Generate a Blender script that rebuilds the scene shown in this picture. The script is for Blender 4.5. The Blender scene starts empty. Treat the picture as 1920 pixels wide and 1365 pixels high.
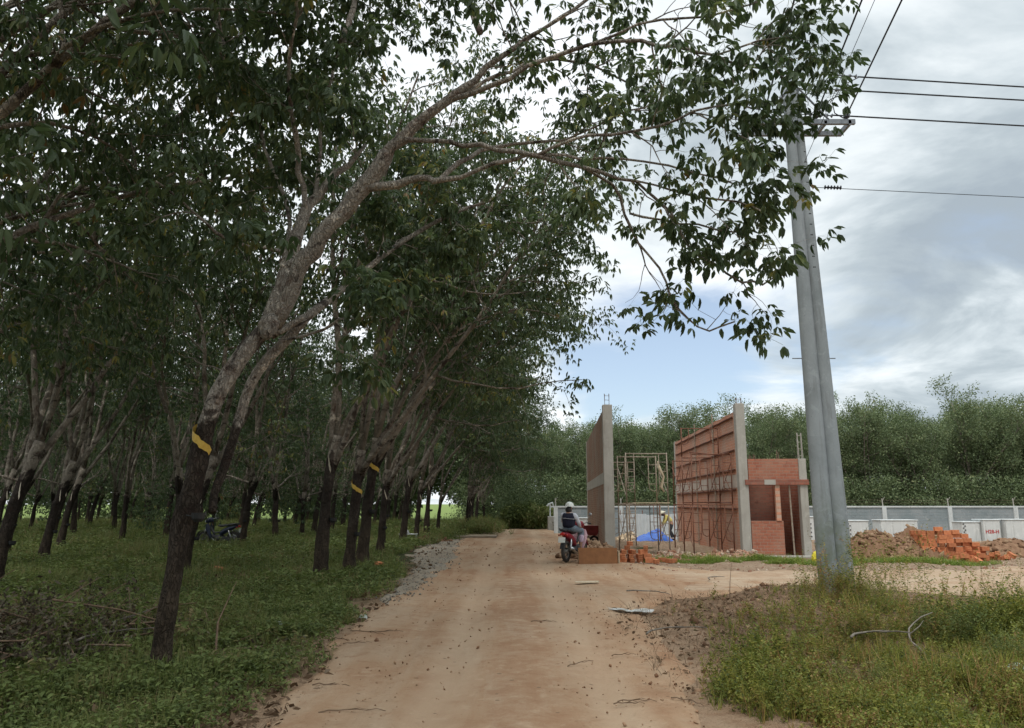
import bpy, math, random
import numpy as np
from mathutils import Vector, Matrix
PI = math.pi
R = math.radians
sc = bpy.context.scene
COL = sc.collection

# ------------------------------------------------------------------ camera
F, PX, PY, CAMH = 1400.0, 960.0, 682.5, 1.5
PITCH = math.atan((945 - PY) / F)
cam_d = bpy.data.cameras.new("camera")
cam = bpy.data.objects.new("camera", cam_d)
COL.objects.link(cam)
cam_d.sensor_width = 36.0
cam_d.lens = 36.0 * F / 1920.0
cam_d.clip_start = 0.05
cam_d.clip_end = 6000
cam.location = (0, 0, CAMH)
cam.rotation_euler = (PI / 2 + PITCH, 0, 0)
sc.camera = cam
sc.render.resolution_x, sc.render.resolution_y = 1024, 728

# ------------------------------------------------------------------ sky, sun, exposure
SUN_EL, SUN_AZ = R(60), R(204)       # azimuth clockwise from +Y (the way the road runs)
SKY_STRENGTH = 0.125
sc.view_settings.view_transform = 'Standard'
sc.view_settings.look = 'None'
sc.view_settings.exposure = 0.37
sc.view_settings.gamma = 1.0
sc.cycles.max_bounces = 6
sc.cycles.diffuse_bounces = 3
sc.cycles.glossy_bounces = 2
sc.cycles.transmission_bounces = 3
sc.cycles.transparent_max_bounces = 4

world = bpy.data.worlds.new("World")
sc.world = world
world.use_nodes = True
wt = world.node_tree
wt.nodes.clear()


def N(nt, typ, **kw):
    n = nt.nodes.new(typ)
    for k, v in kw.items():
        if k in n.inputs.keys() if hasattr(n.inputs, 'keys') else False:
            n.inputs[k].default_value = v
        else:
            setattr(n, k, v)
    return n


def mathn(nt, op, a, b=None, clamp=False):
    n = nt.nodes.new('ShaderNodeMath')
    n.operation = op
    n.use_clamp = clamp
    for i, x in enumerate((a, b)):
        if x is None:
            continue
        if isinstance(x, (int, float)):
            n.inputs[i].default_value = x
        else:
            nt.links.new(x, n.inputs[i])
    return n.outputs[0]


def vmath(nt, op, a, b):
    n = nt.nodes.new('ShaderNodeVectorMath')
    n.operation = op
    for i, x in enumerate((a, b)):
        if isinstance(x, (tuple, list)):
            n.inputs[i].default_value = x
        elif x is not None:
            nt.links.new(x, n.inputs[i])
    return n


def noise(nt, vec, scale, detail=4, rough=0.55, dist=0.0):
    n = nt.nodes.new('ShaderNodeTexNoise')
    n.inputs['Scale'].default_value = scale
    n.inputs['Detail'].default_value = detail
    n.inputs['Roughness'].default_value = rough
    n.inputs['Distortion'].default_value = dist
    if vec is not None:
        nt.links.new(vec, n.inputs['Vector'])
    return n.outputs['Fac']


def ramp(nt, fac, stops, interp='LINEAR'):
    n = nt.nodes.new('ShaderNodeValToRGB')
    cr = n.color_ramp
    cr.interpolation = interp
    while len(cr.elements) < len(stops):
        cr.elements.new(0.5)
    for e, (p, c) in zip(cr.elements, stops):
        e.position = p
        if isinstance(c, (int, float)):
            c = (c, c, c)
        e.color = (c[0], c[1], c[2], 1)
    nt.links.new(fac, n.inputs[0])
    return n.outputs[0]


def mix(nt, fac, a, b, mode='MIX'):
    n = nt.nodes.new('ShaderNodeMix')
    n.data_type = 'RGBA'
    n.blend_type = mode
    for sock, x in ((n.inputs[0], fac), (n.inputs[6], a), (n.inputs[7], b)):
        if isinstance(x, (int, float)):
            sock.default_value = x
        elif isinstance(x, (tuple, list)):
            sock.default_value = (x[0], x[1], x[2], 1)
        else:
            nt.links.new(x, sock)
    return n.outputs[2]


def maprange(nt, v, a, b, c=0.0, d=1.0, smooth=True):
    n = nt.nodes.new('ShaderNodeMapRange')
    n.interpolation_type = 'SMOOTHSTEP' if smooth else 'LINEAR'
    nt.links.new(v, n.inputs[0])
    for i, x in enumerate((a, b, c, d)):
        n.inputs[i + 1].default_value = x
    return n.outputs[0]


# sky: Nishita sky seen between real cloud layers described by direction
tc = wt.nodes.new('ShaderNodeTexCoord')
nrm = vmath(wt, 'NORMALIZE', tc.outputs['Generated'], None).outputs[0]
sep = wt.nodes.new('ShaderNodeSeparateXYZ')
wt.links.new(nrm, sep.inputs[0])
sky = wt.nodes.new('ShaderNodeTexSky')
sky.sky_type = 'NISHITA'
sky.sun_disc = False
sky.sun_elevation = SUN_EL
sky.sun_rotation = SUN_AZ
sky.dust_density = 1.2
sky.ozone_density = 1.6
skyc = vmath(wt, 'SCALE', sky.outputs[0], None)
skyc.inputs[3].default_value = SKY_STRENGTH
zz = mathn(wt, 'ADD', mathn(wt, 'MAXIMUM', sep.outputs[2], 0.0), 0.16)
uu = mathn(wt, 'DIVIDE', sep.outputs[0], zz)
vv = mathn(wt, 'DIVIDE', sep.outputs[1], zz)
cmb = wt.nodes.new('ShaderNodeCombineXYZ')
wt.links.new(uu, cmb.inputs[0])
wt.links.new(vv, cmb.inputs[1])
off = vmath(wt, 'ADD', cmb.outputs[0], (3.7, 1.2, 0.4)).outputs[0]
n_big = noise(wt, off, 1.1, 8, 0.58, 0.5)
n_col = noise(wt, vmath(wt, 'ADD', cmb.outputs[0], (8.1, 5.3, 2.0)).outputs[0], 1.5, 7, 0.56, 0.5)


def dirmask(px, py, inner, outer):
    """soft round region of the sky about the direction of a photo pixel (degrees)"""
    u, v = (px - PX) / F, -(py - PY) / F
    c, s = math.cos(PITCH), math.sin(PITCH)
    d = Vector((u, c - v * s, s + v * c)).normalized()
    dn = vmath(wt, 'DOT_PRODUCT', nrm, tuple(d))
    return maprange(wt, dn.outputs[1], math.cos(R(outer)), math.cos(R(inner)))


clear = dirmask(1230, 700, 1, 9.5)
clear = mathn(wt, 'ADD', clear, mathn(wt, 'MULTIPLY', dirmask(1380, 690, 1, 9), 0.6))
clear = mathn(wt, 'ADD', clear, mathn(wt, 'MULTIPLY', dirmask(1650, 790, 1, 7), 0.35))
clear = mathn(wt, 'ADD', clear, mathn(wt, 'MULTIPLY', dirmask(1060, 740, 1, 8), 0.5))
dens = mathn(wt, 'SUBTRACT', mathn(wt, 'ADD', n_big, 0.22), mathn(wt, 'MULTIPLY', clear, 0.235))
dens = maprange(wt, dens, 0.36, 0.60)
dark = mathn(wt, 'ADD', mathn(wt, 'MULTIPLY', dirmask(1760, 160, 3, 26), 0.14),
             mathn(wt, 'MULTIPLY', dirmask(1900, 430, 2, 12), 0.12))
brite = mathn(wt, 'ADD', mathn(wt, 'MULTIPLY', dirmask(1330, 330, 3, 20), 0.16),
              mathn(wt, 'MULTIPLY', dirmask(300, 200, 5, 45), 0.24))
n_col = mathn(wt, 'ADD', mathn(wt, 'MULTIPLY', n_col, 1.35), -0.175)
cc = mathn(wt, 'SUBTRACT', mathn(wt, 'ADD', n_col, brite), dark)
ccol = ramp(wt, cc, [(0.22, (0.33, 0.385, 0.43)), (0.36, (0.42, 0.48, 0.515)),
                     (0.46, (0.56, 0.62, 0.65)), (0.56, (0.72, 0.77, 0.79)), (0.76, (0.90, 0.93, 0.96))])
# overcast is brightest overhead; zenith clouds out of view boosted to light the plantation
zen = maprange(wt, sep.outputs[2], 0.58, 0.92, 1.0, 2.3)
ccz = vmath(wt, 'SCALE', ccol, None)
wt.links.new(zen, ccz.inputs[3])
hazy = mix(wt, 0.30, skyc.outputs[0], (0.62, 0.68, 0.74))
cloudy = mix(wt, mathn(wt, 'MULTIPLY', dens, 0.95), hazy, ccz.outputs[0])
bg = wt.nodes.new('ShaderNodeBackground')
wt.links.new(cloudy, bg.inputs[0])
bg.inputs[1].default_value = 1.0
wo = wt.nodes.new('ShaderNodeOutputWorld')
wt.links.new(bg.outputs[0], wo.inputs[0])

sun_d = bpy.data.lights.new("sun", 'SUN')
sun_d.energy = 1.1
sun_d.angle = R(14)
sun_d.color = (1.0, 0.955, 0.89)
sun = bpy.data.objects.new("sun", sun_d)
COL.objects.link(sun)
sd = Vector((math.sin(SUN_AZ) * math.cos(SUN_EL), math.cos(SUN_AZ) * math.cos(SUN_EL), math.sin(SUN_EL)))
sun.rotation_euler = sd.to_track_quat('Z', 'Y').to_euler()
sun.location = (20, -20, 40)


# ------------------------------------------------------------------ helpers
def ray(px, py):
    u, v = (px - PX) / F, -(py - PY) / F
    c, s = math.cos(PITCH), math.sin(PITCH)
    return u, c - v * s, s + v * c


def P3(px, py, y):
    """the point at distance y down the road that the photo shows at px, py (used to measure things)"""
    a, b, c = ray(px, py)
    t = y / b
    return (a * t, y, CAMH + c * t)


def norm(v):
    return v / (np.linalg.norm(v) + 1e-9)


def mat(name, rough=0.8, spec=0.3):
    m = bpy.data.materials.new(name)
    m.use_nodes = True
    nt = m.node_tree
    b = nt.nodes['Principled BSDF']
    b.inputs['Roughness'].default_value = rough
    b.inputs['Specular IOR Level'].default_value = spec
    return m, nt, b


def bump(nt, b, h, strength=0.4, dist=0.02):
    n = nt.nodes.new('ShaderNodeBump')
    n.inputs['Strength'].default_value = strength
    n.inputs['Distance'].default_value = dist
    nt.links.new(h, n.inputs['Height'])
    nt.links.new(n.outputs[0], b.inputs['Normal'])
    return n


def coords(nt, which='Object', scale=None):
    if which == 'Position':
        o = nt.nodes.new('ShaderNodeNewGeometry').outputs['Position']
    else:
        o = nt.nodes.new('ShaderNodeTexCoord').outputs[which]
    if scale:
        o = vmath(nt, 'MULTIPLY', o, scale).outputs[0]
    return o


def plain(name, c1, c2=None, rough=0.7, scale=8.0, metal=0.0, spec=0.4, b_=0.0, rnd=0.0):
    """a paint, cloth, metal or plastic with a little mottling"""
    m, nt, b = mat(name, rough, spec)
    c2 = c2 or tuple(x * 0.72 for x in c1)
    o = coords(nt)
    f = noise(nt, o, scale, 5, 0.6)
    col = ramp(nt, f, [(0.32, c2), (0.62, c1)])
    if rnd:
        oi = nt.nodes.new('ShaderNodeObjectInfo')
        hsv = nt.nodes.new('ShaderNodeHueSaturation')
        nt.links.new(maprange(nt, oi.outputs['Random'], 0, 1, 1 - rnd, 1 + rnd, False), hsv.inputs['Value'])
        nt.links.new(col, hsv.inputs['Color'])
        col = hsv.outputs[0]
    nt.links.new(col, b.inputs['Base Color'])
    b.inputs['Metallic'].default_value = metal
    if b_:
        bump(nt, b, f, b_, 0.01)
    return m


class B:
    """collects shapes for ONE mesh object"""
    def __init__(s, M=None):
        s.v, s.f, s.m = [], [], []
        s.M = M or Matrix()

    def add(s, vs, fs, mi=0):
        k = len(s.v)
        for p in vs:
            s.v.append(tuple(s.M @ Vector(p)))
        for q in fs:
            s.f.append(tuple(i + k for i in q))
            s.m.append(mi)
        return s

    def box(s, c, d, rot=(0, 0, 0), mi=0):
        from mathutils import Euler
        E_ = Euler(rot).to_matrix()
        vs = []
        for x in (-.5, .5):
            for y in (-.5, .5):
                for z in (-.5, .5):
                    vs.append(Vector(c) + E_ @ Vector((x * d[0], y * d[1], z * d[2])))
        return s.add(vs, [(0, 1, 3, 2), (4, 6, 7, 5), (0, 4, 5, 1), (2, 3, 7, 6), (0, 2, 6, 4), (1, 5, 7, 3)], mi)

    def b2(s, a, b, mi=0):
        return s.box([(a[i] + b[i]) / 2 for i in range(3)], [abs(b[i] - a[i]) for i in range(3)], mi=mi)

    def tube(s, pts, rad, n=8, mi=0, cap=True, close=False):
        pts = [np.array(p, float) for p in pts]
        if isinstance(rad, (int, float)):
            rad = [rad] * len(pts)
        vs, fs = [], []
        ref = None
        m = len(pts)
        for i, p in enumerate(pts):
            if close:
                t = norm(pts[(i + 1) % m] - pts[i - 1])
            else:
                t = norm(pts[min(i + 1, m - 1)] - pts[max(i - 1, 0)])
            if ref is None:
                ref = np.array((1, 0, 0)) if abs(t[0]) < .8 else np.array((0, 1, 0))
            u = norm(ref - t * np.dot(ref, t))
            ref = u
            w = np.cross(t, u)
            for k in range(n):
                a = 2 * PI * k / n
                vs.append(p + rad[i] * (math.cos(a) * u + math.sin(a) * w))
        for i in range(m if close else m - 1):
            j = (i + 1) % m
            for k in range(n):
                k2 = (k + 1) % n
                fs.append((i * n + k, i * n + k2, j * n + k2, j * n + k))
        if cap and not close:
            fs.append(tuple(range(n - 1, -1, -1)))
            fs.append(tuple((m - 1) * n + k for k in range(n)))
        return s.add(vs, fs, mi)

    def ball(s, c, r, n=12, h=8, mi=0, top=1.0, bot=-1.0):
        if isinstance(r, (int, float)):
            r = (r, r, r)
        vs, fs = [], []
        a0, a1 = math.asin(bot), math.asin(top)
        for i in range(h + 1):
            a = a0 + (a1 - a0) * i / h
            for k in range(n):
                t = 2 * PI * k / n
                vs.append((c[0] + r[0] * math.cos(a) * math.cos(t), c[1] + r[1] * math.cos(a) * math.sin(t),
                           c[2] + r[2] * math.sin(a)))
        for i in range(h):
            for k in range(n):
                k2 = (k + 1) % n
                fs.append((i * n + k, i * n + k2, (i + 1) * n + k2, (i + 1) * n + k))
        return s.add(vs, fs, mi)

    def ring(s, c, axis, R0, r, n=24, k=8, mi=0, flat=1.0):
        """torus"""
        ax = norm(np.array(axis, float))
        u = norm(np.cross(ax, (0, 0, 1) if abs(ax[2]) < .9 else (1, 0, 0)))
        w = np.cross(ax, u)
        vs, fs = [], []
        for i in range(n):
            a = 2 * PI * i / n
            d = math.cos(a) * u + math.sin(a) * w
            for j in range(k):
                b = 2 * PI * j / k
                vs.append(np.array(c) + d * (R0 + r * math.cos(b)) + ax * r * flat * math.sin(b))
        for i in range(n):
            for j in range(k):
                fs.append((i * k + j, ((i + 1) % n) * k + j, ((i + 1) % n) * k + (j + 1) % k, i * k + (j + 1) % k))
        return s.add(vs, fs, mi)

    def prism(s, prof, x0, x1, mi=0):
        """profile in (y,z) pulled from x0 to x1"""
        n = len(prof)
        vs = [(x0, p[0], p[1]) for p in prof] + [(x1, p[0], p[1]) for p in prof]
        fs = [(i, (i + 1) % n, n + (i + 1) % n, n + i) for i in range(n)]
        fs += [tuple(range(n - 1, -1, -1)), tuple(range(n, 2 * n))]
        return s.add(vs, fs, mi)

    def build(s, name, mats, parent=None, smooth=False, bevel=0.0):
        me = bpy.data.meshes.new(name)
        me.from_pydata(s.v, [], s.f)
        if not isinstance(mats, (list, tuple)):
            mats = [mats]
        for m in mats:
            me.materials.append(m)
        if len(mats) > 1:
            me.polygons.foreach_set('material_index', s.m)
        if smooth:
            me.polygons.foreach_set('use_smooth', [True] * len(s.f))
        me.update()
        o = bpy.data.objects.new(name, me)
        COL.objects.link(o)
        if parent:
            o.parent = parent
        if bevel:
            bv = o.modifiers.new('bevel', 'BEVEL')
            bv.width = bevel
            bv.segments = 2
            bv.limit_method = 'ANGLE'
        return o


def tag(o, label=None, cat=None, group=None, kind=None):
    for k, v in (('label', label), ('category', cat), ('group', group), ('kind', kind)):
        if v:
            o[k] = v
    return o


def thing(name, label, cat, loc=(0, 0, 0), rz=0.0, group=None):
    o = bpy.data.objects.new(name, None)
    o.empty_display_size = 0.2
    COL.objects.link(o)
    o.location = loc
    o.rotation_euler = (0, 0, rz)
    return tag(o, label, cat, group)


def copy_tree(o, parent=None):
    c = o.copy()
    COL.objects.link(c)
    c.parent = parent
    for ch in list(o.children):
        copy_tree(ch, c)
    return c


def np_mesh(name, V, Q, mats, rnd=None, mi=None, smooth=False):
    me = bpy.data.meshes.new(name)
    n, k = Q.shape
    me.vertices.add(len(V))
    me.vertices.foreach_set('co', np.ascontiguousarray(V, dtype=np.float32).ravel())
    me.loops.add(n * k)
    me.loops.foreach_set('vertex_index', np.ascontiguousarray(Q, dtype=np.int32).ravel())
    me.polygons.add(n)
    me.polygons.foreach_set('loop_start', np.arange(0, n * k, k, dtype=np.int32))
    me.polygons.foreach_set('loop_total', np.full(n, k, dtype=np.int32))
    for m in (mats if isinstance(mats, (list, tuple)) else [mats]):
        me.materials.append(m)
    if mi is not None:
        me.polygons.foreach_set('material_index', mi.astype(np.int32))
    if smooth:
        me.polygons.foreach_set('use_smooth', np.ones(n, dtype=bool))
    if rnd is not None:
        a = me.attributes.new('rnd', 'FLOAT', 'FACE')
        a.data.foreach_set('value', rnd.astype(np.float32))
    me.update(calc_edges=True)
    me.validate()
    return me


def link(name, me, parent=None):
    o = bpy.data.objects.new(name, me)
    COL.objects.link(o)
    if parent:
        o.parent = parent
    return o


def vnoise(x, y, seed=0):
    """smooth value noise on arrays, 0..1"""
    x = np.asarray(x, float)
    y = np.asarray(y, float)
    xi, yi = np.floor(x).astype(np.int64), np.floor(y).astype(np.int64)
    fx, fy = x - xi, y - yi
    fx, fy = fx * fx * (3 - 2 * fx), fy * fy * (3 - 2 * fy)

    def h(a, b):
        n = (a * 374761393 + b * 668265263 + seed * 1442695041) & 0x7fffffff
        n = ((n ^ (n >> 13)) * 1274126177) & 0x7fffffff
        return ((n ^ (n >> 16)) & 0xffff) / 65535.0
    a, b, c, d = h(xi, yi), h(xi + 1, yi), h(xi, yi + 1), h(xi + 1, yi + 1)
    return (a * (1 - fx) + b * fx) * (1 - fy) + (c * (1 - fx) + d * fx) * fy


def fbm(x, y, oct=4, seed=0):
    s, a, t = 0.0, 0.5, 0.0
    for i in range(oct):
        s = s + a * vnoise(np.asarray(x) * 2 ** i + 17.3 * i, np.asarray(y) * 2 ** i - 9.1 * i, seed + i)
        t += a
        a *= 0.5
    return s / t


def sstep(a, b, x):
    t = np.clip((np.asarray(x, float) - a) / (b - a), 0, 1)
    return t * t * (3 - 2 * t)
# ------------------------------------------------------------------ the lie of the land
RL = np.array([(-4, -2.6), (4.0, -1.95), (5.7, -1.72), (7.0, -1.80), (8.8, -1.95), (11, -2.0), (13.4, -1.9), (18, -1.9), (24, -2.3), (30, -2.5),
               (36, -1.9), (40, -1.35), (43.8, -0.75), (47, -0.5), (52, -0.2)])
RR = np.array([(-4, 1.6), (4.0, 1.35), (5.5, 1.36), (6.8, 1.5), (8.8, 1.7), (10.4, 1.75), (11.4, 1.9), (12.3, 2.6), (13.5, 5), (14, 5.2), (17.6, 4.4), (19.5, 3.1),
               (22, 2.6), (26, 2.7), (32, 3.0), (38, 2.8), (43.8, 2.2), (47, 2.3), (52, 2.6)])


def road_l(y):
    return np.interp(y, RL[:, 0], RL[:, 1])


def road_r(y):
    return np.interp(y, RR[:, 0], RR[:, 1])


def H(x, y):
    x = np.asarray(x, float)
    y = np.asarray(y, float)
    dl, dr = road_l(y) - x, x - road_r(y)
    d = np.maximum(dl, dr)
    offroad = sstep(-0.15, 1.2, d)
    z = offroad * ((fbm(x * .9, y * .9, 4, 3) - .5) * .22 + 0.03)
    z = z - sstep(0.1, 1.6, dl) * 0.045
    z = z + (fbm(x * .35, y * .35, 2, 8) - .5) * .05
    # spoil heaved up between the road and the poles, with a shallow hollow before it
    z = z + 0.15 * np.exp(-(((x - 4.7) / 1.0) ** 2 + ((y - 13.0) / .5) ** 2)) * (0.6 + 0.8 * fbm(x * 4, y * 4, 3, 5))
    z = z + 0.10 * np.exp(-(((x - 3.0) / 1.6) ** 2 + ((y - 10.2) / 1.3) ** 2)) * (fbm(x * 3, y * 3, 4, 6) * 2 - .9)
    z = z - 0.10 * np.exp(-(((x - 2.0) / .7) ** 2 + ((y - 11.3) / .5) ** 2))
    z = z + 0.10 * sstep(1.0, 3.0, x - 3.0) * sstep(9, 6, y) * sstep(2, 4, y)
    # the site sinks a little towards the boundary wall
    z = z - 0.25 * sstep(29, 37, y) * sstep(3.0, 6.0, x)
    far = sstep(60, 120, np.hypot(x, y))
    return z * (1 - far)


def h1(x, y):
    return float(H(x, y))


# ------------------------------------------------------------------ ground materials
def m_ground():
    m, nt, b = mat('soil_and_turf', 0.95, 0.15)
    o = coords(nt, 'Position')
    f1 = noise(nt, o, 0.55, 6, 0.6, 0.4)
    f2 = noise(nt, o, 6.0, 6, 0.65)
    f3 = noise(nt, o, 45.0, 3, 0.6)
    soil = ramp(nt, f2, [(0.30, (0.13, 0.078, 0.046)), (0.5, (0.23, 0.145, 0.088)), (0.70, (0.34, 0.23, 0.145))])
    green = ramp(nt, f3, [(0.3, (0.030, 0.036, 0.014)), (0.7, (0.075, 0.088, 0.032))])
    sp = nt.nodes.new('ShaderNodeSeparateXYZ')
    nt.links.new(o, sp.inputs[0])
    left = maprange(nt, sp.outputs[0], -0.5, -3.0)
    k = mathn(nt, 'ADD', mathn(nt, 'MULTIPLY', left, 0.20), f1)
    col = mix(nt, maprange(nt, k, 0.50, 0.68), soil, green)
    # open grassland beyond the plantation
    fld = mathn(nt, 'MULTIPLY', maprange(nt, sp.outputs[1], 52.0, 62.0), left)
    col = mix(nt, fld, col, ramp(nt, f2, [(.3, (.13, .19, .05)), (.7, (.24, .30, .09))]))
    # cleared yellowish ground on the building side
    site = mathn(nt, 'MULTIPLY', maprange(nt, sp.outputs[0], 2.2, 3.4), maprange(nt, sp.outputs[1], 12.5, 14.0))
    site = mathn(nt, 'MULTIPLY', site, maprange(nt, sp.outputs[1], 46.0, 41.0))
    sand = ramp(nt, f2, [(0.25, (0.20, 0.12, 0.075)), (0.5, (0.34, 0.24, 0.16)), (0.75, (0.45, 0.36, 0.265))])
    col = mix(nt, mathn(nt, 'MULTIPLY', site, maprange(nt, f1, 0.70, 0.50)), col, sand)
    # trodden shoulders either side of the road
    ax = mathn(nt, 'ABSOLUTE', mathn(nt, 'ADD', sp.outputs[0], 0.15))
    ax = mathn(nt, 'ADD', ax, mathn(nt, 'MULTIPLY', mathn(nt, 'SUBTRACT', noise(nt, o, 1.6, 6, .65), .5), 2.6))
    sh = mathn(nt, 'MULTIPLY', maprange(nt, ax, 2.7, 1.7), maprange(nt, sp.outputs[1], 60.0, 50.0))
    tan = ramp(nt, f2, [(0.25, (0.27, 0.16, 0.095)), (0.5, (0.37, 0.25, 0.16)), (0.75, (0.42, 0.30, 0.20))])
    col = mix(nt, sh, col, tan)
    nt.links.new(col, b.inputs['Base Color'])
    bump(nt, b, mathn(nt, 'ADD', f2, f3), 0.9, 0.06)
    return m


def m_road(name, c_hi, c_mid, c_lo, sx=1.0, sy=0.12, tracks=False):
    m, nt, b = mat(name, 0.93, 0.2)
    o = coords(nt, 'Position')
    streak = noise(nt, vmath(nt, 'MULTIPLY', o, (2.6 * sx, 2.6 * sy, 1)).outputs[0], 1.0, 6, 0.6, 0.3)
    patch = noise(nt, o, 0.5, 5, 0.6, 0.5)
    grit = noise(nt, o, 38.0, 5, 0.7)
    mid = noise(nt, o, 5.0, 6, 0.68, 0.3)
    base = ramp(nt, mathn(nt, 'ADD', mathn(nt, 'MULTIPLY', streak, .55), mathn(nt, 'MULTIPLY', patch, .45)),
                [(0.36, c_lo), (0.48, c_mid), (0.60, c_hi)])
    base = mix(nt, maprange(nt, mid, 0.50, 0.70, 0, .55), base, c_lo)
    base = mix(nt, maprange(nt, mid, 0.46, 0.30, 0, .6), base, tuple(min(1, x * 1.12) for x in c_hi))
    base = mix(nt, maprange(nt, grit, 0.58, 0.72, 0, .45), base, tuple(x * .45 for x in c_mid))
    if tracks:
        # two packed, paler wheel lines with loose reddish earth between and beside them
        sp = nt.nodes.new('ShaderNodeSeparateXYZ')
        nt.links.new(o, sp.inputs[0])
        cx = mathn(nt, 'ADD', mathn(nt, 'MULTIPLY', sp.outputs[1], .012), mathn(nt, 'MULTIPLY', mathn(nt, 'SINE', mathn(nt, 'MULTIPLY', sp.outputs[1], .21)), .10))
        wb = mathn(nt, 'MULTIPLY', mathn(nt, 'SUBTRACT', noise(nt, o, 2.2, 5, .6), .5), .30)
        dx = mathn(nt, 'ADD', mathn(nt, 'SUBTRACT', sp.outputs[0], cx), wb)
        d1 = mathn(nt, 'ABSOLUTE', mathn(nt, 'ADD', mathn(nt, 'ABSOLUTE', mathn(nt, 'ADD', dx, .065)), -.685))
        tk = maprange(nt, d1, .30, .10)
        md = maprange(nt, mathn(nt, 'ABSOLUTE', mathn(nt, 'ADD', dx, .065)), .38, .12)
        base = mix(nt, mathn(nt, 'MULTIPLY', tk, .55), base, tuple(min(1, x * 1.10) for x in c_hi))
        base = mix(nt, mathn(nt, 'MULTIPLY', mathn(nt, 'MULTIPLY', md, maprange(nt, mid, .35, .6)), .5), base, c_lo)
    v = nt.nodes.new('ShaderNodeTexVoronoi')
    v.inputs['Scale'].default_value = 9.0
    nt.links.new(o, v.inputs['Vector'])
    vs = nt.nodes.new('ShaderNodeSeparateColor')
    nt.links.new(v.outputs['Color'], vs.inputs[0])
    size = maprange(nt, vs.outputs[0], 0.80, 1.0, 0.0, 0.20, False)
    spot = mathn(nt, 'LESS_THAN', v.outputs['Distance'], size)
    base = mix(nt, mathn(nt, 'MULTIPLY', spot, .6), base, tuple(x * .38 for x in c_mid))
    nt.links.new(base, b.inputs['Base Color'])
    wv = mathn(nt, 'ADD', mathn(nt, 'MULTIPLY', mid, 1.2), mathn(nt, 'MULTIPLY', grit, .35))
    wv = mathn(nt, 'ADD', wv, mathn(nt, 'MULTIPLY', streak, .9))
    bump(nt, b, wv, 0.75, 0.035)
    return m


M_GROUND = m_ground()
M_ROAD = m_road('tan_dirt', (0.405, 0.290, 0.192), (0.36, 0.232, 0.140), (0.285, 0.155, 0.085), tracks=True)
M_TRACK_ = None
M_TRACK = m_road('pale_dirt', (0.44, 0.34, 0.24), (0.385, 0.27, 0.178), (0.30, 0.19, 0.115), 0.15, 1.6)
M_GRAVEL = m_road('grey_gravel', (0.30, 0.265, 0.21), (0.275, 0.225, 0.165), (0.23, 0.165, 0.11), 1, 1)


def axis(fine0, fine1, step, far0, far1):
    a = list(np.arange(fine0, fine1 + step / 2, step))
    s, v = step, a[-1]
    while v < far1:
        s *= 1.22
        v += s
        a.append(v)
    s, v = step, a[0]
    while v > far0:
        s *= 1.22
        v -= s
        a.insert(0, v)
    return np.array(a)


def grid_mesh(name, X, Y, Z, m, smooth=True):
    ny, nx = X.shape
    V = np.stack([X, Y, Z], -1).reshape(-1, 3)
    i = np.arange(ny * nx).reshape(ny, nx)
    Q = np.stack([i[:-1, :-1], i[:-1, 1:], i[1:, 1:], i[1:, :-1]], -1).reshape(-1, 4)
    return np_mesh(name, V, Q, m, smooth=smooth)


xs, ys = axis(-9, 13, 0.13, -2500, 2500), axis(1.5, 32, 0.13, -600, 3500)
X, Y = np.meshgrid(xs, ys)
TB = lambda x: np.interp(x, [2.2, 4, 6, 9, 14, 30, 60], [12.2, 13.7, 13.9, 12.2, 11.2, 10.5, 10])
TT = lambda x: np.interp(x, [2.2, 4, 6.5, 9, 12, 20, 60], [17.5, 17.6, 17.4, 17.5, 18.0, 19.0, 20])
dip = sstep(0.15, 0.5, np.minimum(X - road_l(Y), road_r(Y) - X)) * (Y > -3) * (Y < 50)
dip = np.maximum(dip, sstep(0.15, 0.5, np.minimum(Y - TB(X), TT(X) - Y)) * (X > 3) * (X < 44))
g = link('ground', grid_mesh('ground', X, Y, H(X, Y) - 0.07 * dip, M_GROUND))
tag(g, kind='structure')


def strip(name, ys, fl, fr, m, lift, n=60, jag=0.25, seed=1, horizontal=False):
    ys = np.asarray(ys)
    jl = (fbm(ys * 1.3, ys * 0 + seed, 4, seed) - .5) * 2 * jag
    jr = (fbm(ys * 1.3, ys * 0 + seed + 40, 4, seed + 9) - .5) * 2 * jag
    l, r = fl(ys) + jl, fr(ys) + jr
    t = np.linspace(0, 1, n)
    A = l[:, None] * (1 - t) + r[:, None] * t
    Bq = np.repeat(ys[:, None], n, 1)
    X, Y = (Bq, A) if horizontal else (A, Bq)
    edge = np.minimum(t, 1 - t)[None, :] * (r - l)[:, None]
    if horizontal:
        edge = np.minimum(edge, np.maximum(0, ys[:, None] - ys[0] - .25 - .7 * fbm(np.linspace(0, 6, n), np.zeros(n), 3, seed)[None, :]))
    Z = H(X, Y) + lift * sstep(0.0, 0.12, edge) - 0.03 * sstep(0.06, 0.0, edge)
    return X, Y, Z, edge


X, Y, Z, e = strip('dirt_road', np.arange(-3.9, 51.5, 0.09), lambda y: road_l(y) - .05, lambda y: road_r(y) + .05, None, 0.010, 110, 0.16)
# tyre ruts and loose earth pushed to the sides
for c, w, a in ((-0.75, .17, .028), (0.62, .17, .028), (-0.1, .3, -.012), (-1.3, .12, .014), (1.05, .10, .012)):
    cx = c + 0.012 * Y + 0.10 * np.sin(Y * .21)
    Z -= a * np.exp(-((X - cx) / w) ** 2) * (0.5 + vnoise(Y * .8, Y * 0, 4))
Z += 0.02 * (fbm(X * 3.2, Y * 2.2, 4, 21) - .5) + 0.035 * sstep(.9, .2, e) * (fbm(X * 5, Y * 5, 3, 31) - .35) * sstep(0, .15, e)
rd = link('dirt_road', grid_mesh('dirt_road', X, Y, Z, M_ROAD))
tag(rd, kind='structure')
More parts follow.
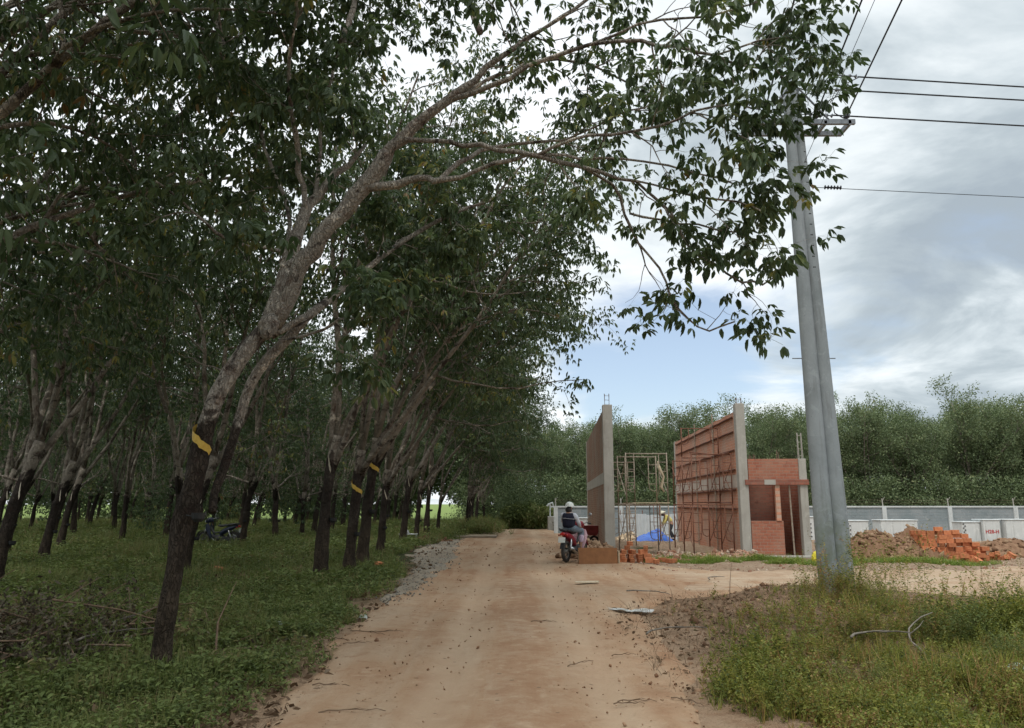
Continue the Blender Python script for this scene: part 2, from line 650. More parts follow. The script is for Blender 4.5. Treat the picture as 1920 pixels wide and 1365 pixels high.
# the side track that crosses to the right behind the poles
X, Y, Z, e = strip('side_track', np.arange(2.6, 45, 0.12), TB, TT, None, 0.016, 60, 0.3, 7, True)
Z += 0.03 * (fbm(X * 2, Y * 3, 4, 22) - .5)
sdt = link('side_track', grid_mesh('side_track', X, Y, Z, M_TRACK))
tag(sdt, kind='structure')
# grey gravel spilt along the left edge
GL = lambda y: road_l(y) - np.interp(y, [11, 13, 16, 19, 22, 25, 30, 33], [.0, .1, .25, .5, .8, .8, .4, .1])
GR = lambda y: road_l(y) + np.interp(y, [11, 13, 16, 19, 22, 25, 30, 33], [.0, .2, .25, .45, .6, .5, .4, .1])
X, Y, Z, e = strip('gravel', np.arange(11.5, 33, 0.1), GL, GR, None, 0.028, 30, 0.25, 12)
Z += 0.04 * (fbm(X * 7, Y * 7, 3, 5) - .45)
gv = link('gravel', grid_mesh('gravel', X, Y, Z, M_GRAVEL))
tag(gv, kind='structure')
# ------------------------------------------------------------------ leaf and bark materials
def m_leaf(name, stops, trans=0.3, rough=0.5, spec=0.35):
    m, nt, b = mat(name, rough, spec)
    at = nt.nodes.new('ShaderNodeAttribute')
    at.attribute_name = 'rnd'
    oi = nt.nodes.new('ShaderNodeObjectInfo')
    o = coords(nt, 'Position')
    f = noise(nt, o, 0.8, 5, 0.6)
    k = mathn(nt, 'ADD', mathn(nt, 'MULTIPLY', at.outputs['Fac'], .72),
              mathn(nt, 'MULTIPLY', mathn(nt, 'SUBTRACT', f, .5), 1.1))
    k = mathn(nt, 'ADD', k, mathn(nt, 'MULTIPLY', oi.outputs['Random'], .14))
    k = mathn(nt, 'ADD', k, 0.08)
    col = ramp(nt, k, stops)
    nt.links.new(col, b.inputs['Base Color'])
    tr = nt.nodes.new('ShaderNodeBsdfTranslucent')
    hs = nt.nodes.new('ShaderNodeHueSaturation')
    hs.inputs['Value'].default_value = 1.6
    hs.inputs['Saturation'].default_value = 1.1
    nt.links.new(col, hs.inputs['Color'])
    nt.links.new(hs.outputs[0], tr.inputs[0])
    mx = nt.nodes.new('ShaderNodeMixShader')
    mx.inputs[0].default_value = trans
    out = nt.nodes['Material Output']
    nt.links.new(b.outputs[0], mx.inputs[1])
    nt.links.new(tr.outputs[0], mx.inputs[2])
    nt.links.new(mx.outputs[0], out.inputs[0])
    return m


M_LEAF = m_leaf('rubber_leaf', [(0.0, (0.028, 0.046, 0.020)), (0.30, (0.046, 0.072, 0.030)), (0.55, (0.070, 0.103, 0.043)),
                                (0.75, (0.100, 0.135, 0.060)), (0.90, (0.165, 0.19, 0.070)), (0.97, (0.30, 0.26, 0.07)), (1.0, (0.19, 0.12, 0.045))], 0.30)
M_FAR = m_leaf('far_leaf', [(0.0, (0.075, 0.105, 0.050)), (0.35, (0.115, 0.155, 0.072)), (0.65, (0.165, 0.21, 0.098)),
                            (0.9, (0.23, 0.26, 0.13)), (1.0, (0.27, 0.28, 0.14))], 0.2)
M_GRASS = m_leaf('undergrowth_leaf', [(0.0, (0.058, 0.078, 0.026)), (0.35, (0.102, 0.134, 0.042)), (0.6, (0.150, 0.188, 0.058)),
                                      (0.82, (0.185, 0.195, 0.070)), (1.0, (0.25, 0.19, 0.10))], 0.25, 0.6, 0.2)
M_WEED = m_leaf('weed_leaf', [(0.0, (0.045, 0.060, 0.020)), (0.3, (0.105, 0.130, 0.030)), (0.55, (0.185, 0.205, 0.046)),
                                (0.74, (0.30, 0.29, 0.070)), (0.84, (0.32, 0.22, 0.095)), (1.0, (0.30, 0.16, 0.075))], 0.28, 0.6, 0.2)
M_DRY = m_leaf('dry_leaf', [(0.0, (0.085, 0.052, 0.030)), (0.4, (0.15, 0.10, 0.062)), (0.7, (0.24, 0.175, 0.115)),
                            (1.0, (0.24, 0.20, 0.15))], 0.1, 0.8, 0.15)


def noise_c(nt, o, s):
    n = nt.nodes.new('ShaderNodeTexNoise')
    n.inputs['Scale'].default_value = s
    n.inputs['Detail'].default_value = 4
    nt.links.new(o, n.inputs['Vector'])
    return n.outputs['Color']


def m_bark(name, dark_to=2.1, top=(0.36, 0.31, 0.25), low=(0.026, 0.020, 0.016), mid=(0.13, 0.085, 0.06)):
    m, nt, b = mat(name, 0.92, 0.2)
    o = coords(nt, 'Object')
    sp = nt.nodes.new('ShaderNodeSeparateXYZ')
    nt.links.new(o, sp.inputs[0])
    n1 = noise(nt, o, 1.6, 5, 0.6, 0.6)
    n2 = noise(nt, vmath(nt, 'MULTIPLY', o, (1, 1, .35)).outputs[0], 11.0, 6, 0.7)
    n3 = noise(nt, o, 5.0, 5, 0.65, 0.4)
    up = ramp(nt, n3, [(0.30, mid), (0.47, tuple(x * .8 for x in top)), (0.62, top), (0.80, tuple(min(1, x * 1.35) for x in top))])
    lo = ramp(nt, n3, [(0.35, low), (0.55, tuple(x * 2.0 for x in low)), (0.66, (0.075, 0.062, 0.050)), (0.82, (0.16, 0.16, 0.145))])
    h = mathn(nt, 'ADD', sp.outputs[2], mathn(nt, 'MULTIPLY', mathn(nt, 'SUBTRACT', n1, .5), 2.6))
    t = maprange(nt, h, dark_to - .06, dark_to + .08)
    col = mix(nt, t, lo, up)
    vc = nt.nodes.new('ShaderNodeTexVoronoi')
    vc.feature = 'DISTANCE_TO_EDGE'
    vc.inputs['Scale'].default_value = 1.0
    wob = vmath(nt, 'SCALE', vmath(nt, 'SUBTRACT', noise_c(nt, o, 14), (.5, .5, .5)).outputs[0], None)
    wob.inputs[3].default_value = .09
    nt.links.new(vmath(nt, 'MULTIPLY', vmath(nt, 'ADD', o, wob.outputs[0]).outputs[0], (34, 34, 8)).outputs[0], vc.inputs['Vector'])
    crack = maprange(nt, vc.outputs[0], 0.0, 0.2)
    dk = mix(nt, maprange(nt, t, 0, 1, .5, .14, False), col, (.02, .014, .01))
    col = mix(nt, crack, dk, col)
    n4 = noise(nt, o, 3.2, 6, .7, .8)
    col = mix(nt, mathn(nt, 'MULTIPLY', maprange(nt, n4, .58, .64), t), col, tuple(min(1, x * 1.9) for x in top))
    col = mix(nt, mathn(nt, 'MULTIPLY', maprange(nt, n4, .45, .38), .8), col, (.035, .022, .017))
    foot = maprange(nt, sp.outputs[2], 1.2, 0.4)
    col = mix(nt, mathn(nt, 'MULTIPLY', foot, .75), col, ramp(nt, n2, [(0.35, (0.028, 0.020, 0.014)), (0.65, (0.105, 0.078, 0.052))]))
    nt.links.new(col, b.inputs['Base Color'])
    bump(nt, b, mathn(nt, 'ADD', mathn(nt, 'ADD', n2, n3), mathn(nt, 'MULTIPLY', crack, .5)), 1.0, 0.04)
    return m


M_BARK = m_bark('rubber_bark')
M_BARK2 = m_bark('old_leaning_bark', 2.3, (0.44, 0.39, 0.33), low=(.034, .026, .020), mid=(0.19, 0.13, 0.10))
M_GUARD = plain('yellow_rain_guard', (0.62, 0.42, 0.09), (0.50, 0.31, 0.05), 0.5, 20)
M_FLAP = plain('pale_rain_guard', (0.50, 0.44, 0.34), (0.36, 0.29, 0.22), 0.6, 20)
M_CUP = plain('black_cup', (0.02, 0.02, 0.02), (0.012, 0.012, 0.012), 0.6)
M_STICK = plain('dead_wood', (0.20, 0.135, 0.085), (0.11, 0.065, 0.04), 0.9, 18)
M_GREY_STICK = plain('grey_twigs', (0.24, 0.21, 0.17), (0.13, 0.11, 0.09), 0.9, 18)


# ------------------------------------------------------------------ leaves: templates and scattering
def leaflet(base, d, nrm_, L, W, droop=0.25):
    """one leaflet: 6 points, two faces that meet along the midrib"""
    d = norm(d)
    s = norm(np.cross(d, nrm_))
    up = np.cross(s, d)
    q = []
    for t, w, dz in ((0, 0, 0), (.36, 1, .10), (.74, .72, .06), (1, 0, -.10)):
        c = base + d * (L * t) + up * (L * (dz * .6 - droop * t * t))
        q.append((c - s * W * w, c + s * W * w))
    return [q[0][0], q[1][0], q[2][0], q[3][0], q[2][1], q[1][1]]


def whorl(rng, n=8, L=.118, W=.0255, pet=.15, stalk=True):
    V, Q, rn = [], [], []
    for i in range(n):
        a = i * 2.4 + rng.normal(0, .3)
        el = rng.uniform(-.35, .95)
        pd = np.array((math.cos(a) * math.cos(el), math.sin(a) * math.cos(el), math.sin(el)))
        p1 = pd * pet * rng.uniform(.6, 1.3)
        tip = p1 + np.array((0, 0, -.1)) * pet
        r0 = rng.random()
        hd = norm(np.array((pd[0], pd[1], 0)) + 1e-6)
        drop = rng.uniform(.15, 1.35)
        for k in (-1, 0, 1):
            aa = k * rng.uniform(.7, 1.15)
            c, s = math.cos(aa), math.sin(aa)
            hh = np.array((hd[0] * c - hd[1] * s, hd[0] * s + hd[1] * c, 0))
            dd = norm(hh * math.cos(drop) + np.array((0, 0, -math.sin(drop))))
            nn = norm(hh * math.sin(drop) + np.array((0, 0, math.cos(drop))) + rng.normal(0, .25, 3))
            l = L * rng.uniform(.75, 1.2)
            b = len(V)
            V += leaflet(tip + dd * .015, dd, nn, l, l * W / L)
            Q += [(b, b + 1, b + 2, b + 3), (b, b + 3, b + 4, b + 5)]
            r_ = min(1, max(0, r0 * .6 + rng.random() * .4))
            rn += [r_, r_]
        if stalk:
            b = len(V)
            s = norm(np.cross(pd, (0, 0, 1))) * .0022
            V += [-s, s, tip + s, tip - s]
            Q += [(b, b + 1, b + 2, b + 3)]
            rn += [.9]
    return np.array(V), np.array(Q), np.array(rn)


def lowwhorl(rng, n=9, L=.135, W=.038, pet=.30):
    """cheap spray for trees far away: one face per leaf"""
    V, Q, rn = [], [], []
    for i in range(n):
        a = i * 2.4 + rng.normal(0, .3)
        el = rng.uniform(-.6, .9)
        pd = np.array((math.cos(a) * math.cos(el), math.sin(a) * math.cos(el), math.sin(el)))
        p = pd * pet * rng.uniform(.5, 1.3)
        d = norm(pd + np.array((0, 0, -rng.uniform(.1, 1.6))))
        s = norm(np.cross(d, rng.normal(0, 1, 3))) * W
        l = L * rng.uniform(.7, 1.25)
        b = len(V)
        V += [p, p + d * l * .45 - s, p + d * l, p + d * l * .45 + s]
        Q += [(b, b + 1, b + 2, b + 3)]
        rn += [rng.random()]
    return np.array(V), np.array(Q), np.array(rn)


def scatter(templates, P, rng, scale=1.0, tilt=0.25, sc_var=0.25, pick=None):
    """merge many placed copies of small leaf templates into one set of arrays"""
    P = np.asarray(P, float)
    n = len(P)
    if np.isscalar(scale):
        scale = np.full(n, scale)
    which = rng.integers(0, len(templates), n) if pick is None else pick
    Vs, Qs, Rs = [], [], []
    base = 0
    for t, (V, Q, rn) in enumerate(templates):
        idx = np.nonzero(which == t)[0]
        if not len(idx):
            continue
        m = len(idx)
        a = rng.uniform(0, 2 * PI, m)
        ca, sa = np.cos(a), np.sin(a)
        tx, ty = rng.normal(0, tilt, m), rng.normal(0, tilt, m)
        s = scale[idx] * (1 + rng.uniform(-sc_var, sc_var, m))
        x = V[None, :, 0] * ca[:, None] - V[None, :, 1] * sa[:, None]
        y = V[None, :, 0] * sa[:, None] + V[None, :, 1] * ca[:, None]
        z = np.repeat(V[None, :, 2], m, 0)
        x, z = x + z * tx[:, None], z - x * tx[:, None]
        y, z = y + z * ty[:, None], z - y * ty[:, None]
        W = np.stack([x, y, z], -1) * s[:, None, None] + P[idx][:, None, :]
        Vs.append(W.reshape(-1, 3))
        Qs.append((Q[None] + (np.arange(m) * len(V))[:, None, None] + base).reshape(-1, 4))
        off_ = rng.uniform(-.22, .22, m)
        Rs.append(np.clip(rn[None] + off_[:, None], 0, 1).reshape(-1))
        base += m * len(V)
    return np.concatenate(Vs), np.concatenate(Qs), np.concatenate(Rs)


rngT = np.random.default_rng(5)
WH = [whorl(rngT, n) for n in (7, 8, 9, 6, 8)]
WH_MID = [whorl(rngT, n, .110, .018, .17, False) for n in (7, 8, 7, 6)]
WH_FAR = [lowwhorl(rngT, n) for n in (22, 24, 19)]


# ------------------------------------------------------------------ trees
def branch(S, E, p, d, L, r, lvl, rng, P):
    nseg = (9, 7, 5)[lvl]
    pts, dirs = [p], [d]
    for i in range(nseg):
        d = norm(d + rng.normal(0, P['wob'][lvl], 3) + np.array(P['trop'][lvl]) / nseg)
        p = p + d * (L / nseg)
        pts.append(p)
        dirs.append(d)
    rad = [r * (1 - .72 * (i / nseg)) for i in range(nseg + 1)]
    S.append((pts, rad, lvl))
    kids(S, E, pts, dirs, rad, L, lvl, rng, P)


def kids(S, E, pts, dirs, rad, L, lvl, rng, P, t0=None):
    n = len(pts) - 1
    if lvl == 2:
        for t in P['wt']:
            x = t * n
            i = min(int(x), n - 1)
            E.append(pts[i] + (pts[i + 1] - pts[i]) * (x - i) + rng.normal(0, .03, 3))
        return
    k = P['n'][lvl]
    t0 = P['t0'][lvl] if t0 is None else t0
    ph = rng.uniform(0, 6)
    for j in range(k):
        t = t0 + (1 - t0) * (j + rng.uniform(.1, .9)) / k
        x = t * n
        i = min(int(x), n - 1)
        q = pts[i] + (pts[i + 1] - pts[i]) * (x - i)
        d = dirs[i + 1]
        u = norm(np.cross(d, (0, 0, 1)) + 1e-6)
        w = np.cross(u, d)
        a = ph + j * 2.4
        spread = rng.uniform(.55, 1.15)
        dd = norm(d * math.cos(spread) + (u * math.cos(a) + w * math.sin(a)) * math.sin(spread) + np.array((0, 0, P['lift'][lvl])))
        r = min(rad[i] * .62, P['r'][lvl + 1])
        branch(S, E, q, dd, P['L'][lvl] * (1.15 - .5 * t) * rng.uniform(.7, 1.25), r, lvl + 1, rng, P)
    E.append(pts[-1])


PAR = dict(wob=(.10, .16, .22), trop=((0, 0, .18), (0, 0, -.05), (0, 0, -.55)), n=(12, 7), t0=(.30, .16),
           L=(2.5, 1.05), r=(.08, .026, .009), wt=(.3, .55, .8, 1.0), lift=(.08, -.02))


def wood(S, sides=(8, 5, 3), trunk=None, smooth=True, mats=None):
    b = B()
    if trunk:
        # resample finely and roughen: ridges, scars and swellings
        tp, tr_ = np.array(trunk[0]), np.array(trunk[1])
        m_ = len(tp) * 3
        q = np.linspace(0, len(tp) - 1, m_)
        P_ = np.stack([np.interp(q, np.arange(len(tp)), tp[:, i]) for i in range(3)], -1)
        Rr = np.interp(q, np.arange(len(tp)), tr_)
        ns = 22
        b.tube(P_, list(Rr), ns)
        W = np.array(b.v)
        C_ = np.repeat(P_, ns, 0)
        ang = np.tile(np.arange(ns) * 2 * PI / ns, m_)
        zl = np.repeat(np.cumsum(np.r_[0, np.linalg.norm(np.diff(P_, axis=0), axis=1)]), ns)
        k = (fbm(np.cos(ang) * 1.6 + zl * 2.2, np.sin(ang) * 1.6 + zl * .6 + 9, 3, 2) - .5) * .34 + (fbm(np.cos(ang) * 5 + 3, np.sin(ang) * 5 + zl * 7, 3, 7) - .5) * .22
        W = C_ + (W - C_) * (1 + k)[:, None]
        b.v = [tuple(w) for w in W]
    for pts, rad, lvl in S:
        b.tube(pts, rad, sides[lvl], cap=lvl < 1)
    me = bpy.data.meshes.new('trunk')
    me.from_pydata(b.v, [], b.f)
    me.materials.append(mats)
    me.polygons.foreach_set('use_smooth', [True] * len(b.f))
    me.update()
    return me


def trunk_path(rng, h, lean, r0, r1, seg=.22):
    n = int(h / seg)
    pts, rad = [], []
    p = np.zeros(3)
    p[2] = -.15
    for i in range(n + 1):
        t = i / n
        pts.append(p.copy())
        rad.append((r0 * (1 - t) + r1 * t) * (1 + .10 * rng.normal() * .8) + .07 * math.exp(-t * h / .25))
        st = np.array((lean[0] * (.2 + 1.3 * t), lean[1] * (.2 + 1.3 * t), 1.0)) + rng.normal(0, .035, 3)
        p = p + norm(st) * (h + .15) / n
    return pts, rad


def make_tree(seed, lean, h=2.3, limbs=4, bias=(0, 0), Ls=(5.6, 7.4), spread=.42, templates=None, P=PAR, low=2, guard=None,
              leaf=None, r0=.115, wscale=1.0, lowdir=None):
    """meshes of one rubber tree: trunk with its limbs, leaf crown, rain guard, latex cup"""
    rng = np.random.default_rng(seed)
    pts, rad = trunk_path(rng, h, lean, r0, r0 * .8)
    S, E = [], []
    top = pts[-1]
    td = norm(pts[-1] - pts[-3])
    ph = rng.uniform(0, 6)
    for i in range(limbs):
        a = ph + i * 2 * PI / limbs + rng.normal(0, .3)
        d = norm(np.array((math.cos(a) * spread + bias[0], math.sin(a) * spread + bias[1], 1.0)) + td * .35)
        start = top if i < 2 else pts[-1 - i]
        branch(S, E, start - td * .05, d, rng.uniform(*Ls), r0 * rng.uniform(.48, .68), 0, rng, P)
    for i in range(low):
        a = (rng.uniform(0, 6) if lowdir is None else lowdir + rng.normal(0, .5))
        d = norm(np.array((math.cos(a), math.sin(a), .35)))
        branch(S, E, pts[-2 - i], d, rng.uniform(2.4, 3.6), .045, 0, rng, dict(P, n=(6, 5), trop=((0, 0, -.15), (0, 0, -.2), (0, 0, -.6))))
    tm = wood(S, trunk=(pts, rad), mats=M_BARK)
    E = np.array(E)
    V, Q, rn = scatter(templates or WH_MID, E, rng, wscale)
    cm = np_mesh('crown', V, Q, leaf or M_LEAF, rn)
    out = dict(trunk=tm, crown=cm)
    if guard is not None:
        k = int(guard / (h + .15) * (len(pts) - 1)) + 1
        GPOS.append((pts[k], rad[k], norm(np.array(pts[k + 1]) - np.array(pts[k]))))
    if guard is not None:
        k = int(guard / (h + .15) * (len(pts) - 1)) + 1
        out['rain_guard'] = guard_mesh(np.array(pts[k]), rad[k] * 1.10, norm(np.array(pts[k + 1]) - np.array(pts[k])), rng, M_FLAP, .038, sweep=rng.uniform(.5, .9), a0=rng.uniform(.6, 2.2))
        q = pts[max(1, k - 4)]
        out['latex_cup'] = cup_mesh(np.array(q) + np.array((rad[k] + .05, -.07, 0)))
    return out


def guard_mesh(c, r, ax, rng, m, w=.075, tail=True, sweep=3.4, a0=-.55):
    """a sheet strip wound aslant round the trunk that flares out at its lower end"""
    u = norm(np.cross(ax, (0, 1, 0)))
    v = np.cross(ax, u)
    b = B()
    n = 14
    vs = []
    for i in range(n + 1):
        t = i / n
        a = a0 + t * sweep
        rr = r * (1.06 + (.32 * t * t if tail else 0))
        crk = .006 * math.sin(t * 23) + .004 * math.sin(t * 41 + 1)
        p = c + ax * crk + (u * math.cos(a) + v * math.sin(a)) * rr + ax * (.15 - .34 * t) * (r / .14)
        vs += [p - ax * w * (.75 + .25 * math.sin(t * PI)), p + ax * w * (.75 + .25 * math.sin(t * PI)) + (u * math.cos(a) + v * math.sin(a)) * .012]
    m_ = len(vs)
    cc = [p + norm(p - c) * .006 for p in vs]
    fs = [(2 * i, 2 * i + 2, 2 * i + 3, 2 * i + 1) for i in range(n)]
    fs += [tuple(m_ + j for j in reversed(q)) for q in fs]
    fs += [(0, 1, m_ + 1, m_), (m_ - 2, 2 * m_ - 2, 2 * m_ - 1, m_ - 1)]
    b.add(vs + cc, fs)
    me = bpy.data.meshes.new('rain_guard')
    me.from_pydata(b.v, [], b.f)
    me.materials.append(m)
    return me


def cup_mesh(c):
    b = B()
    prof = [(.0, -.05), (.035, -.048), (.055, -.02), (.062, .03), (.058, .03), (.048, -.015), (.0, -.035)]
    n = 10
    vs, fs = [], []
    for r, z in prof:
        for k in range(n):
            a = 2 * PI * k / n
            vs.append((c[0] + r * math.cos(a), c[1] + r * math.sin(a), c[2] + z))
    for i in range(len(prof) - 1):
        for k in range(n):
            fs.append((i * n + k, i * n + (k + 1) % n, (i + 1) * n + (k + 1) % n, (i + 1) * n + k))
    b.add(vs, fs)
    b.tube([(c[0] - .06, c[1], c[2]), (c[0] - .12, c[1] + .03, c[2] + .01)], .006, 5)
    me = bpy.data.meshes.new('latex_cup')
    me.from_pydata(b.v, [], b.f)
    me.materials.append(M_CUP)
    return me


def place_tree(kind, x, y, label, group, rz=0.0, s=1.0, parts=('trunk', 'crown', 'rain_guard', 'latex_cup'), name='rubber_tree', z=None, lab=None):
    t = thing(name, label, 'tree', (x, y, h1(x, y) if z is None else z), rz, group)
    t.scale = (s, s, s)
    for p in parts:
        if p in kind:
            o = link(p, kind[p], t)
            if lab and p in lab:
                o['label'] = lab[p]
    return t


PE = dict(PAR, n=(11, 6), wt=(.35, .68, 1.0))
GPOS = []
# edge-row trees lean over the road; inner trees stand straighter
EDGE = [make_tree(s, lean=(.10, .0), bias=(.34, by), limbs=4, r0=.105, P=PE, Ls=(6.2, 8.0), low=0, lowdir=0.2, guard=g_, h=2.45)
        for s, by, g_ in ((11, .05, 1.9), (12, -.1, 1.75), (13, .1, 1.95))]
PIN = dict(PAR, n=(9, 5), wt=(.4, .75, 1.0), t0=(.42, .2))
INNER = [make_tree(s, P=PIN, lean=l, limbs=4, bias=(l[0] * .6, l[1] * .5), guard=1.8, low=1 if s in (21, 24) else 0, h=hh)
         for s, l, hh in ((21, (.22, .05), 2.4), (22, (.10, -.08), 2.1), (23, (.18, .06), 2.7), (24, (-.06, .04), 2.3))]

tr = random.Random(77)

# ---- the edge row along the road, one by one
edge_spots = [
    (-3.86, 15.5, 1.25, 'slim dark rubber tree left of the pair by the road, pale cut at head height'),
    (-3.60, 17.0, 1.15, 'slim rubber tree with a yellow band, in front of the thicker banded trunk'),
    (-3.72, 19.2, 1.35, 'stout rubber tree with a yellow band beside the brick at the road edge'),
    (-4.35, 25.5, 1.1, 'rubber tree forking low, next beyond the stout banded trunk'),
    (-3.85, 22.4, 1.05, 'dark straight rubber trunk without a band, just beyond the stout banded one'),
    (-4.15, 29.3, 1.25, 'thick rubber tree beside the low white table'),
    (-3.95, 35.2, 1.2, 'rubber tree just before the grey gravel patch'),
    (-4.05, 32.3, 1.05, 'rubber tree next beyond the low white table'),
    (-3.75, 38.6, .9, 'thin rubber tree behind the grey gravel patch'),
    (-2.35, 39.4, .9, 'rubber tree standing right at the end of the grey slab by the road'),
    (-2.45, 42.6, .95, 'leaning rubber tree in the far cluster at the road bend, nearest of them'),
    (-2.15, 45.8, .95, 'leaning rubber tree in the far cluster at the road bend, middle one'),
    (-2.6, 48.6, 1.0, 'leaning rubber tree in the far cluster at the road bend, last one'),
]
for i, (x, y, s, lab) in enumerate(edge_spots):
    t = place_tree(EDGE[i % 3], x, y, lab, 'rubber trees of the row along the road', tr.uniform(-.35, .35), s * .97)
    if i in (1, 2):
        for o in t.children:
            if o.name.startswith('rain_guard'):
                o.data = guard_mesh(np.array(GPOS[i % 3][0]), GPOS[i % 3][1] * 1.1, np.array(GPOS[i % 3][2]), None, M_GUARD, .042)
                o['label'] = 'yellow band wound round the trunk'
# trees of the same row closer than the camera's left edge: their crowns hang into the top of the photo
for x, y, lab in ((-7.0, 2.4, 'nearest rubber tree, only its dark crown hangs in at the top left corner'),
                  (-7.5, 7.0, 'rubber tree just outside the left edge, its crown reaching in across the upper left'),
                  (-9.4, 7.6, 'rubber tree wholly left of the picture whose crown darkens the upper left corner'),
                  (-14.0, 15.2, 'rubber tree beyond the left edge, its crown filling the left border above the slanting trunks'),
                  (-10.2, 11.2, 'rubber tree beyond the left edge whose boughs show in the middle of the left border'),
                  (-7.35, 17.3, 'rubber tree with reddish forked limbs behind the big leaning tree'),
                  (-9.3, 13.9, 'slanting rubber tree near the left edge with a pale plastic flap'),
                  (-12.3, 20.2, 'second slanting rubber tree in from the left edge')):
    place_tree(EDGE[1 if y < 5 else 2] if y < 12 or x < -13 else INNER[2], x, y, lab, 'rubber trees of the row along the road', .1 if y < 12 else .4, 1.2 if y < 12 else 1.0)

# ---- rows deeper in the plantation
inner = []
for r in range(1, 11):
    if r == 1:
        pass
    x0 = -4.1 - r * 5.4
    y = 5.0 + (r % 3) * 1.1
    while y < 72:
        x = x0 + tr.gauss(0, .22)
        yy = y + tr.gauss(0, .25)
        if r <= 2 and yy < 21:
            y += 3.1
            continue
        if yy < 34 and 385 < 960 + x / yy * 1400 < 462:
            y += 3.1
            continue
        if abs(x) < .72 * (yy + 5) and not (r >= 7 and yy < 24):
            inner.append((r, x, yy))
        y += 3.1 if r < 5 else 3.7
near_labels = [(-9.26, 14.3), (-12.2, 20.0), (-9.9, 12.0)]
for r, x, y in inner:
    k = tr.randrange(4)
    s = tr.uniform(.86, 1.12)
    rz = tr.uniform(-1.0, 1.0) if k != 3 else tr.uniform(0, 6)
    parts = ('trunk', 'crown', 'rain_guard', 'latex_cup') if y < 34 and k != 1 else ('trunk', 'crown')
    if r == 1 and y < 40:
        lab = 'dark rubber trunk in the second row from the road under a dense crown'
    elif r == 1:
        lab = 'far rubber trunk in the second row, near the road bend'
    elif r == 2:
        lab = 'rubber tree in the third row from the road' + (', in its nearer half' if y < 30 else ', in its far half')
    elif r in (3, 4):
        lab = 'rubber tree in the shade deep inside the plantation'
    else:
        lab = 'rubber tree at the back of the plantation against the bright field'
    place_tree(INNER[k], x, y, lab, 'rubber trees inside the plantation' + (', row %s' % ('two', 'three')[r - 1] if r < 3 else (', middle rows' if r < 5 else ', back rows')), rz, s, parts)
# ------------------------------------------------------------------ the big leaning tree by the road
def measured(path):
    """points and radii of a limb measured off the photo: (px, py, distance, width in px)"""
    pts, rad = [], []
    for px, py, y, w in path:
        p = np.array(P3(px, py, y))
        a, b, c = ray(px, py)
        pts.append(p)
        rad.append(max(.004, w / 2 * (y / b) / F))
    # refine with Catmull-Rom so that limbs curve
    P_, R_ = [], []
    n = len(pts)
    for i in range(n - 1):
        p0, p1, p2, p3 = pts[max(i - 1, 0)], pts[i], pts[i + 1], pts[min(i + 2, n - 1)]
        k = max(2, int(np.linalg.norm(p2 - p1) / .16))
        for j in range(k):
            t = j / k
            P_.append(.5 * ((2 * p1) + (p2 - p0) * t + (2 * p0 - 5 * p1 + 4 * p2 - p3) * t * t + (3 * p1 - p0 - 3 * p2 + p3) * t ** 3))
            R_.append(rad[i] * (1 - t) + rad[i + 1] * t)
    P_.append(pts[-1])
    R_.append(rad[-1])
    return P_, R_


